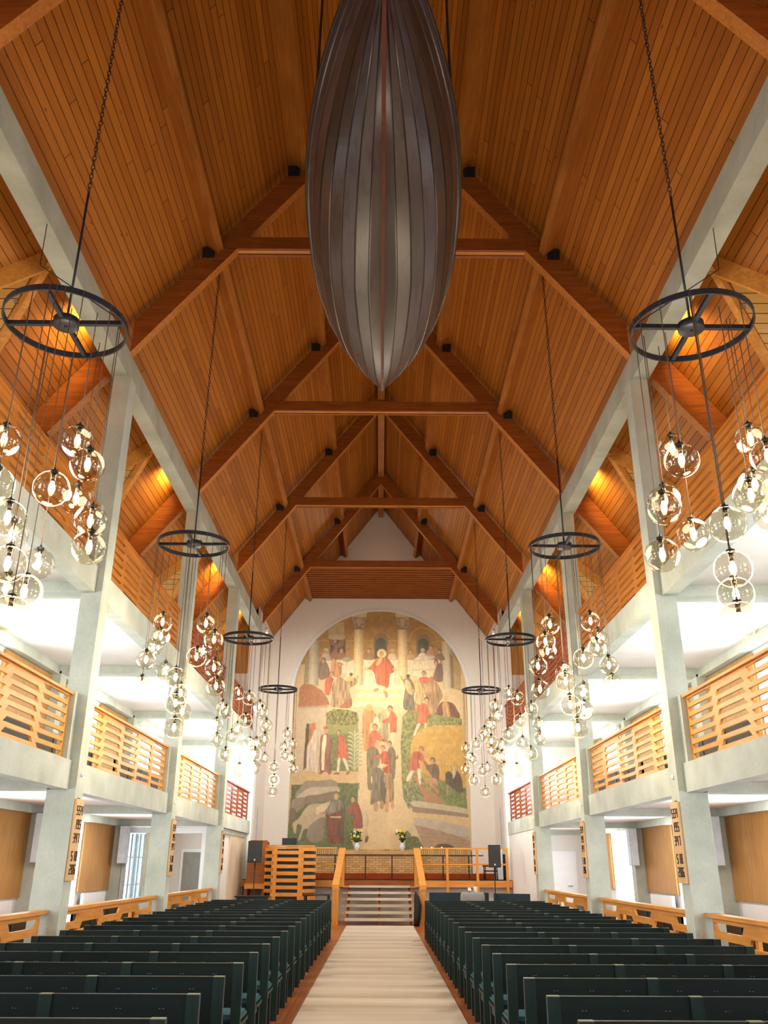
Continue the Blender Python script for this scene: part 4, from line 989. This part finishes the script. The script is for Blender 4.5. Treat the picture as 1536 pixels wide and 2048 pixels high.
# kneeling groups on the terrace
paint('a', (206, 84, 52), [655,1080, 700,1040, 760,1080, 740,1140, 710,1280, 650,1280, 640,1160], 'sf'); head('a', 732, 1015, 30, (170,80,40))
paint('a', (170, 138, 98), [740,1180, 790,1080, 880,1050, 930,1110, 1010,1090, 1050,1060, 1090,1090, 1080,1140, 1000,1190, 980,1240, 1010,1340, 1000,1440, 850,1455, 730,1430, 745,1300], 'sf', .28)
paint('a', (176, 96, 62), [850,1450, 960,1370, 1010,1330, 1015,1440, 930,1465], 'sf'); paint('a', (228, 186, 96), [930,1100, 960,1050, 1010,1040, 1025,1085, 980,1115], 's'); ell('a', (96, 74, 50), 1000, 1015, 26, 22); ell('a', (220,180,120), 890, 1035, 30, 32)
paint('a', (214, 160, 110), [1070,1075, 1085,1030, 1100,1035, 1092,1080], 's')
paint('b', (112, 104, 84), [440,1100, 470,1070, 530,1060, 570,1110, 600,1200, 590,1330, 600,1470, 480,1485, 440,1440, 450,1300, 470,1200], 'sf', .28)
paint('b', (196, 166, 112), [450,1110, 500,1080, 540,1130, 590,1230, 570,1290, 500,1250], 'sf'); ell('b', (84, 70, 54), 512, 1035, 27, 27); paint('b', (214, 160, 108), [405,1030, 425,1040, 440,1090, 425,1095], 's')
paint('b', (212, 172, 108), [585,1110, 640,1090, 700,1150, 720,1290, 700,1400, 640,1480, 600,1440, 610,1250], 'sf'); ell('b', (226, 186, 116), 612, 1060, 32, 34)
paint('b', (206, 92, 58), [660,1070, 720,1040, 790,1060, 800,1120, 780,1180, 800,1270, 740,1280, 720,1160, 680,1120], 'sf'); head('b', 728, 1000, 30, (150,70,40))
paint('b', (178, 138, 92), [700,1140, 820,1100, 900,1110, 950,1200, 985,1300, 940,1380, 880,1500, 870,1560, 790,1520, 760,1330, 720,1200], 'sf', .26); paint('b', (206,110,70), [790,1060,850,1040,860,1100,800,1110], 's')
paint('b', (122, 62, 50), [880,1520, 950,1390, 1040,1370, 1130,1400, 1190,1500, 1215,1560, 1190,1660, 1120,1650, 1090,1560, 960,1560, 960,1670, 885,1660], 'sf', .25)
paint('b', (206, 150, 86), [970,1420, 1010,1370, 1060,1400, 1075,1500, 1110,1670, 975,1670, 985,1520], 'sf', .25); ell('b', (222,170,100), 1030, 1330, 34, 40)
# left house with tiled roof
paint('a', (178, 104, 66), [290,1200, 350,1140, 470,1155, 600,1230, 680,1330, 715,1420, 640,1430, 400,1448, 285,1450], 'r', .22)
paint('a', (206, 184, 152), [285,1450, 680,1435, 670,2000, 285,2000], '', .14); paint('a', (190, 160, 126), [285,1445, 690,1430, 690,1455, 285,1470])
paint('c', (210, 184, 150), [0,180, 590,80, 590,860, 0,860], '', .12)
paint('c', (60, 50, 48), [300,145, 350,140, 345,640, 285,640]); paint('c', (190, 112, 58), [345,140, 440,125, 435,400, 345,430], 'f'); paint('c', (74,60,60), [285,520, 345,520, 330,740, 285,780])
# hedge, garden
paint('c', (150, 154, 84), [590,100, 1060,90, 1085,330, 1080,800, 590,800], '', .2); paint('c', (112, 124, 66), [600,300, 980,260, 1000,790, 600,790], 'g', .2)
paint('c', (128, 128, 62), [590,-10, 700,-70, 900,-60, 1050,-20, 1085,90, 1050,150, 800,165, 600,140], 'g', .42)
for x, y, h in ((1020, 770, 560), (990, 1090, 190)):
    for i in range(9 if h > 300 else 5):
        yb = y-i*h/10; 
        for q in (-1, 1): paint('c', (196, 192, 140) if h > 300 else (150,160,112), [x,yb, x+q*50,yb-70, x+q*120,yb-60, x+q*60,yb-40], 's')
    paint('c', (190, 190, 144), [x-10,y, x-6,y-h*.95, x+10,y-h*.95, x+14,y])
paint('c', (216, 178, 120), [130,860, 300,800, 700,790, 1075,800, 1075,950, 120,960], '', .1)
# two elders and messenger
paint('c', (214, 192, 166), [330,780, 320,560, 330,440, 380,350, 410,250, 450,215, 510,240, 530,340, 520,560, 500,800, 430,810], 'sf', .14)
paint('c', (146, 82, 78), [520,800, 515,460, 520,330, 560,290, 630,290, 680,380, 695,460, 670,560, 690,810, 600,800], 'sf', .2); paint('c', (232, 214, 160), [545,780, 540,420, 560,300, 600,290, 605,420, 585,560, 585,780], 'f')
head('c', 595, 240, 30, (206,160,130)); paint('c', (188, 80, 54), [560,215, 565,185, 600,175, 622,195, 620,215], 's')
paint('c', (210, 88, 50), [770,330, 830,310, 880,340, 895,430, 935,610, 860,625, 780,615, 800,520, 750,600, 725,590, 775,480], 'sf', .2); head('c', 785, 265, 30, (100,90,60))
paint('c', (232, 206, 172), [780,620, 820,620, 815,700, 800,810, 770,810], 's'); paint('c', (232, 206, 172), [845,620, 890,620, 930,700, 950,790, 920,800, 880,700], 's'); paint('c', (170,90,54), [720,835, 770,805, 805,815, 800,840], 's'); paint('c', (170,90,54), [900,840, 920,795, 955,795, 945,835], 's'); paint('c', (180,100,60), [500,830,530,800,555,815,550,832], 's'); paint('c', (150,84,56), [640,835,660,800,690,790,685,830], 's')
# lower left: oxen, elder in dark red, youth
paint('c', (84, 106, 60), [120,980, 780,950, 1080,960, 1080,1500, 1030,1830, 100,1830], 'g', .24); paint('c', (72, 112, 58), [100,1480, 260,1500, 250,1700, 800,1760, 1040,1760, 1040,1960, 90,1960], 'g', .2)
paint('c', (150, 140, 120), [250,1010, 330,930, 520,925, 690,910, 780,950, 770,1010, 500,1010, 300,1060, 180,1150, 190,1080], 's'); 
paint('c', (198, 182, 154), [160,1330, 170,1180, 270,1080, 400,1010, 600,1005, 760,990, 815,1030, 790,1080, 500,1120, 330,1140, 350,1200, 200,1360, 170,1420], 's'); paint('c', (128, 116, 98), [340,1130, 500,1110, 700,1070, 790,1070, 740,1180, 400,1230, 330,1220], 's')
paint('c', (150, 138, 118), [130,1200, 230,1150, 330,1160, 310,1280, 220,1330, 190,1420, 130,1390], 's'); paint('c', (110, 100, 84), [110,1300,180,1300,230,1420,120,1440], 's')
paint('c', (196, 178, 142), [160,1480, 240,1420, 330,1290, 420,1230, 600,1220, 700,1180, 640,1280, 620,1420, 600,1560, 560,1640, 600,1700, 470,1720, 440,1600, 330,1560, 280,1690, 245,1690, 290,1530, 230,1500, 210,1610, 180,1600], 's')
paint('c', (142, 132, 116), [420,1500, 600,1400, 620,1560, 590,1700, 450,1730, 360,1650], 's'); paint('c', (222, 200, 160), [500,1260, 690,1200, 610,1330, 520,1380, 470,1350], 's')
paint('c', (112, 40, 34), [620,1370, 820,1300, 880,1400, 880,1720, 820,1740, 660,1740, 650,1540], 'f', .3)
paint('c', (78, 74, 68), [840,1180, 900,1260, 895,1500, 890,1740, 840,1700, 850,1400], 'sf'); paint('c', (124, 120, 110), [615,1340, 680,1240, 740,1190, 830,1170, 880,1240, 850,1300, 760,1340, 680,1365], 'sf', .3)
ell('c', (196, 150, 104), 768, 1135, 34, 46); paint('c', (214,190,150), [690,1395, 850,1395, 850,1412, 690,1412]); paint('c', (206,150,106), [530,1350, 600,1335, 600,1370, 545,1375], 's')
paint('c', (160, 56, 40), [960,1270, 1010,1220, 1080,1220, 1120,1300, 1150,1420, 1150,1540, 1010,1530, 1030,1400, 990,1350, 940,1360], 'sf', .25); head('c', 1015, 1165, 36, (90,60,40)); paint('c', (198, 170, 130), [1020,1560, 1070,1560, 1060,1740, 1015,1750], 's')
paint('c', (214, 190, 150), [1140,1300, 1200,1330, 1235,1460, 1210,1560, 1230,1650, 1200,1660, 1160,1560, 1150,1400], 's'); paint('c', (110,50,40), [1185,1720,1205,1650,1240,1650,1235,1690,1215,1725], 's')
# central procession
paint('c', (206, 140, 70), [1150,480, 1130,100, 1165,-60, 1240,-80, 1300,-30, 1340,30, 1290,120, 1240,160, 1230,480], 'sf', .2); ell('a', (222, 168, 88), 1255, 1455, 46, 46)
paint('c', (176, 160, 110), [1370,150, 1360,20, 1400,-20, 1470,10, 1500,60, 1510,350, 1400,360], 'sf'); ell('a', (216, 180, 116), 1450, 1510, 36, 40); ell('c', (236, 214, 166), 1335, 90, 42, 50); paint('c', (236,210,160), [1260,240, 1290,140, 1390,110, 1400,200, 1300,260], 's')
paint('b', (214, 96, 50), [150,1630, 240,1580, 270,1500, 310,1510, 355,1580, 350,1640, 345,1780, 265,1785, 255,1660, 190,1660], 'sf', .2); head('b', 262, 1470, 34, (150,60,36)); paint('b', (238,212,160), [265,1785, 345,1785, 320,1920, 280,1920], 's')
paint('c', (212, 92, 48), [1230,330, 1270,240, 1340,230, 1390,290, 1440,350, 1500,370, 1490,390, 1400,385, 1340,370, 1330,470, 1230,500], 'sf', .2); head('c', 1318, 190, 40, (170,80,44))
paint('c', (134, 120, 84), [1200,580, 1230,480, 1330,470, 1390,560, 1380,700, 1300,780, 1260,900, 1290,1010, 1250,1050, 1220,1000, 1210,800], 'sf', .25); ell('c', (214,170,110), 1355, 440, 40, 50)
paint('c', (206, 76, 40), [1285,590, 1400,560, 1440,520, 1530,530, 1560,580, 1640,600, 1650,560, 1660,620, 1540,640, 1560,780, 1520,830, 1450,800, 1420,700, 1400,610, 1310,620], 'sf', .2); head('c', 1435, 480, 34, (190,70,40)); paint('c', (236,206,150), [1390,690, 1500,700, 1510,715, 1400,760], 's')
paint('d', (120, 106, 82), [250,520, 300,450, 350,500, 370,600, 350,880, 300,880, 280,700], 'sf', .25); head('d', 275, 420, 32, (100,76,50))
paint('c', (124, 112, 92), [1260,1220, 1290,900, 1270,850, 1300,760, 1370,740, 1440,790, 1480,880, 1440,950, 1480,1200, 1420,1230, 1390,1190, 1330,1210], 'sf', .3)
paint('c', (92, 82, 74), [1400,900, 1440,860, 1480,1000, 1480,1190, 1430,1200], 'sf'); ell('c', (184,146,100), 1340, 1265, 36, 66); ell('c', (170,132,88), 1425, 1240, 32, 60)
paint('d', (178, 144, 96), [190,920, 200,860, 270,800, 320,850, 340,960, 340,1190, 300,1200, 215,1190, 230,1000], 'sf', .25); ell('d', (214,150,104), 240, 1265, 34, 78); ell('d', (214,150,104), 320, 1240, 24, 60)
# right garden, haystack, helpers, wall
paint('d', (134, 140, 72), [440,440, 470,30, 560,-60, 700,-50, 900,0, 1350,60, 1385,1280, 700,1190, 540,1290, 460,1000], 'g', .3)
paint('d', (214, 166, 62), [560,1000, 590,420, 650,290, 760,200, 960,155, 1370,150, 1395,1010, 1290,980, 1000,900, 850,850, 700,780, 620,800], '', .22)
for i in range(14): paint('d', (196, 146, 50), [760+i*45,700, 775+i*45,700, 780+i*45,900+i*6, 762+i*45,890+i*6], '', .2)
paint('d', (110, 132, 66), [1000,900, 1385,1020, 1390,1290, 1080,1210, 960,1080], 'g', .22); paint('d', (184, 128, 90), [620,830, 680,860, 740,980, 930,1080, 1080,1215, 770,1190, 720,1060], '', .14)
paint('d', (124, 138, 92), [460,1000, 560,960, 700,1010, 760,1110, 760,1195, 560,1290, 480,1160], 'g', .35)
paint('d', (200, 100, 66), [680,-150, 760,-90, 830,-20, 825,130, 680,120, 700,0], 'sf', .2); paint('b', (206, 98, 60), [560,1500, 650,1430, 720,1390, 770,1420, 800,1520, 830,1560, 800,1560, 750,1530, 760,1655, 625,1650, 660,1500, 580,1520], 'sf', .2); head('b', 762, 1355, 34, (90,60,40))
paint('d', (238, 212, 170), [690,135, 740,135, 690,230, 650,300, 625,290, 660,200], 's'); paint('d', (238, 212, 170), [795,130, 830,130, 825,190, 795,190], 's')
paint('d', (194, 84, 58), [560,740, 580,620, 620,540, 700,515, 760,550, 790,640, 830,690, 800,700, 740,650, 700,640, 720,740, 700,780, 560,780], 'sf', .22); head('d', 742, 495, 36, (150,80,50)); paint('d', (222,170,120), [690,660, 790,700, 830,720, 740,700], 's')
paint('d', (238, 214, 176), [580,785, 640,785, 600,860, 545,930, 515,900], 's'); paint('d', (238, 214, 176), [680,770, 735,770, 735,950, 700,950], 's')
paint('d', (116, 88, 78), [810,700, 870,700, 960,690, 1000,780, 990,920, 1000,990, 930,930, 880,840, 820,760], 'sf', .2); head('d', 905, 650, 36, (90,66,50)); paint('d', (196, 146, 96), [770,890, 860,870, 960,890, 990,980, 900,960, 1000,1050, 960,1090, 890,1010, 820,960, 870,1060, 850,1060], 's')
paint('d', (74, 64, 62), [1095,810, 1150,790, 1200,840, 1250,780, 1300,830, 1335,940, 1330,1020, 1375,1020, 1300,1080, 1230,1050, 1130,970, 1090,930], 'sf', .25); ell('d', (60,54,54), 1140, 845, 48, 50); paint('d', (204,180,150), [1190,720, 1215,720, 1245,780, 1230,850, 1190,880], 's'); paint('d', (176,140,104), [1095,980, 1130,980, 1130,1090, 1100,1130], 's')
paint('d', (204, 186, 150), [570,1210, 640,1180, 900,1210, 1405,1290, 1405,1360, 1000,1300, 620,1260], '', .12); paint('d', (150, 128, 108), [600,1255, 1000,1300, 1405,1355, 1405,1400, 1000,1360, 610,1335], '', .14)
paint('d', (222, 190, 136), [600,1335, 1405,1400, 1410,1540, 1000,1460, 620,1420], '', .12); paint('d', (190, 178, 158), [620,1400, 1000,1440, 1410,1530, 1415,1690, 1000,1570, 640,1480], '', .12)
paint('d', (172, 142, 114), [630,1490, 1000,1570, 1415,1690, 1420,1830, 760,1830, 700,1640], '', .16); paint('d', (200, 184, 160), [555,1560, 590,1470, 640,1480, 600,1650, 550,1620], '')
for i in range(4): paint('d', (150, 118, 96), [690+i*20,1590+i*55, 1415,1740+i*40-80, 1415,1746+i*40-80, 690+i*20,1597+i*55], '')
paint('d', (60, 40, 36), [915,1785, 960,1745, 1050,1735, 1130,1750, 1190,1785, 1190,1830, 915,1830], 's')
paint('d', (80, 100, 56), [480,1830, 500,1700, 580,1640, 680,1650, 720,1720, 790,1830], 'g', .3); paint('d', (110,120,70), [480,1600, 540,1570, 580,1620, 560,1700, 490,1680], 'g', .3)
# warm painted radiance around the host
rad = np.exp(-(((PU-762)/80)**2+((PV-1385)/75)**2)); IMG = IMG*(1+rad[..., None]*np.array([.30, .25, .12])); IMG = np.clip(IMG, 0, .95)
lum = IMG.mean(2, keepdims=True); IMG = IMG*.86+lum*np.array([1.0, .95, .84])*.14
IMG = IMG*.76+np.array([.74, .60, .40])*.15+.015
# soften, then build the sheet
IMG[1:-1, 1:-1] = (IMG[1:-1, 1:-1]*8+IMG[:-2, 1:-1]+IMG[2:, 1:-1]+IMG[1:-1, :-2]+IMG[1:-1, 2:])/12
mx0, mx1, mz0, mz1 = -3.505, 3.535, 2.16, 11.54
VX = mx0+(mx1-mx0)*xx/(NXm-1); VZ = mz1-(mz1-mz0)*yy/(NYm-1)
me = bpy.data.meshes.new('painted_mural'); nv = NXm*NYm
co_ = np.stack([VX.ravel(), np.full(nv, 35.17), VZ.ravel()], 1).astype(np.float32)
keep = (VZ < 8.02) | ((VX-.015)**2+(VZ-8.02)**2 < 3.56**2)
kq = keep[:-1, :-1] & keep[1:, 1:] & keep[:-1, 1:] & keep[1:, :-1]
idx = np.arange(nv).reshape(NYm, NXm)
q = np.stack([idx[:-1, :-1][kq], idx[1:, :-1][kq], idx[1:, 1:][kq], idx[:-1, 1:][kq]], 1).astype(np.int32)
me.vertices.add(nv); me.vertices.foreach_set('co', co_.ravel())
me.loops.add(q.size); me.loops.foreach_set('vertex_index', q.ravel())
me.polygons.add(len(q)); me.polygons.foreach_set('loop_start', np.arange(0, q.size, 4, dtype=np.int32)); me.polygons.foreach_set('loop_total', np.full(len(q), 4, np.int32))
me.update(calc_edges=True); me.validate()
ca = me.color_attributes.new('Col', 'FLOAT_COLOR', 'POINT'); rgba = np.ones((nv, 4), np.float32); rgba[:, :3] = IMG.reshape(-1, 3); ca.data.foreach_set('color', rgba.ravel())
me.materials.append(M['mural'])
link('painted_mural', me, None, 'tall arched painted mural of robed figures on the chancel wall', 'mural')
# ------------------------------------------------------------------ lights
def point(loc, e, col=(1, .9, .75), r=.15):
    L = bpy.data.lights.new('lamp', 'POINT'); L.energy = e; L.color = col; L.shadow_soft_size = r
    o = bpy.data.objects.new('lamp', L); COL.objects.link(o); o.location = loc; return o
def area(loc, sx, sy, e, rot, col=(1, .95, .88)):
    L = bpy.data.lights.new('fill_area', 'AREA'); L.shape = 'RECTANGLE'; L.size = sx; L.size_y = sy; L.energy = e; L.color = col
    o = bpy.data.objects.new('fill_area', L); COL.objects.link(o); o.location = loc; o.rotation_euler = rot; return o
for s in (-1, 1):
    for i, y in enumerate((5.8, 11.7, 17.75, 24.2, 29.0)):
        t = thing('uplight', 'small uplight on top of the %s wall beam, %s from the camera' % (SIDE[s], ORD[i]), 'lamp', (s*4.42, y, 9.76), 0, 'small uplights on the wall beams')
        b = B(); b.lathe([(.03, 0), (.05, .02), (.06, .12), (.05, .12)], M['iron'], (0,0,0), 12); b.obj('housing', t)
        b = B(); b.lathe([(.045, .10), (.045, .112)], M['lampglow'], (0,0,0), 12); b.obj('lens', t)
        L = bpy.data.lights.new('uplight_beam', 'SPOT'); L.energy = 190; L.color = (1, .66, .28); L.spot_size = math.radians(120); L.spot_blend = .8; L.shadow_soft_size = .05
        o = bpy.data.objects.new('uplight_beam', L); COL.objects.link(o); o.location = (s*4.5, y, 9.93)
        o.rotation_euler = (Vector((s*4.5, y, 9.93))-Vector((s*5.3, y+.15, 9.6))).to_track_quat('Z', 'Y').to_euler()
    # gallery ceiling lamps
    for k in range(-1, 4):
        yc = CY[k+2]+3
        point((s*5.9, yc, 2.3), 30, (.98, 1, .98), .12); point((s*5.7, yc, 5.0), 34, (1, .98, .95), .15)
        point((s*6.2, yc, 6.5), 10, (1, .8, .5), .2)
# chancel spot lamps washing the mural
for s in (-1, 1):
    t = thing('spotlight', 'white spotlight fixed to the %s end of the wall beam, aimed at the mural' % SIDE[s], 'spotlight', (s*4.1, 30.5, 9.5), 0, 'spotlights aimed at the mural')
    b = B(); b.lathe([(.05, -.1), (.07, .08), (.06, .08)], M['whitepaint'], (0,0,0), 12); b.obj('housing', t)
    b = B(); b.ball((0, 0, -.1), .045, M['lampglow'], 10, 8); b.obj('bulb', t)
    L = bpy.data.lights.new('mural_spot', 'SPOT'); L.energy = 420; L.color = (1, .86, .66); L.spot_size = math.radians(75); L.spot_blend = .9; L.shadow_soft_size = .15
    o = bpy.data.objects.new('mural_spot', L); COL.objects.link(o); o.location = (s*3.9, 30.4, 9.4)
    o.rotation_euler = (Vector(o.location)-Vector((0, 35, 7.2))).to_track_quat('Z', 'Y').to_euler()
point((0, 33, 13.0), 26, (1, .8, .6), .3)  # added warm fill above the soffit to brighten the gable, no fixture there
# added fill lights without windows: behind the camera for the pews, and at the chancel
area((0, YB+.3, 6), 7, 8, 260, (math.radians(90), 0, 0), (.95, .97, 1))
area((0, 31.5, 9.0), 5, 1.5, 160, (math.radians(28), 0, 0), (1, .95, .9))
point((-3.3, 28.6, 4.2), 120, (.96, .97, 1), .8); point((3.3, 28.6, 4.2), 120, (.96, .97, 1), .8)
w = bpy.data.worlds.new('World'); scene.world = w; w.use_nodes = True
w.node_tree.nodes['Background'].inputs[0].default_value = (.85, .92, 1, 1); w.node_tree.nodes['Background'].inputs[1].default_value = 2.2
# ------------------------------------------------------------------ camera
cam = bpy.data.cameras.new('camera'); co = bpy.data.objects.new('camera', cam); COL.objects.link(co)
F, PITCH, YAW, ROLL = 1724.38, .3891, -.0027, .0046
cam.sensor_fit = 'VERTICAL'; cam.sensor_height = 24; cam.lens = F/2048*24; cam.clip_end = 200
cp, sp_, cyw, syw = math.cos(PITCH), math.sin(PITCH), math.cos(YAW), math.sin(YAW)
f = Vector((-syw*cp, cyw*cp, sp_)); r = Vector((cyw, syw, 0)); u = r.cross(f)
r2 = r*math.cos(ROLL)+u*math.sin(ROLL); u2 = -r*math.sin(ROLL)+u*math.cos(ROLL)
m = Matrix((r2, u2, -f)).transposed().to_4x4(); m.translation = Vector((.039, 0, 1.64))
co.matrix_world = m; scene.camera = co
scene.view_settings.view_transform = 'Standard'; scene.view_settings.look = 'None'
scene.view_settings.exposure = 0.30
scene.cycles.transparent_max_bounces = 18; scene.cycles.max_bounces = 6; scene.cycles.diffuse_bounces = 3; scene.cycles.adaptive_threshold = .05
scene.cycles.glossy_bounces = 3; scene.cycles.transmission_bounces = 4; scene.cycles.use_denoising = True
scene.cycles.sample_clamp_indirect = 4; scene.cycles.caustics_reflective = False; scene.cycles.caustics_refractive = False
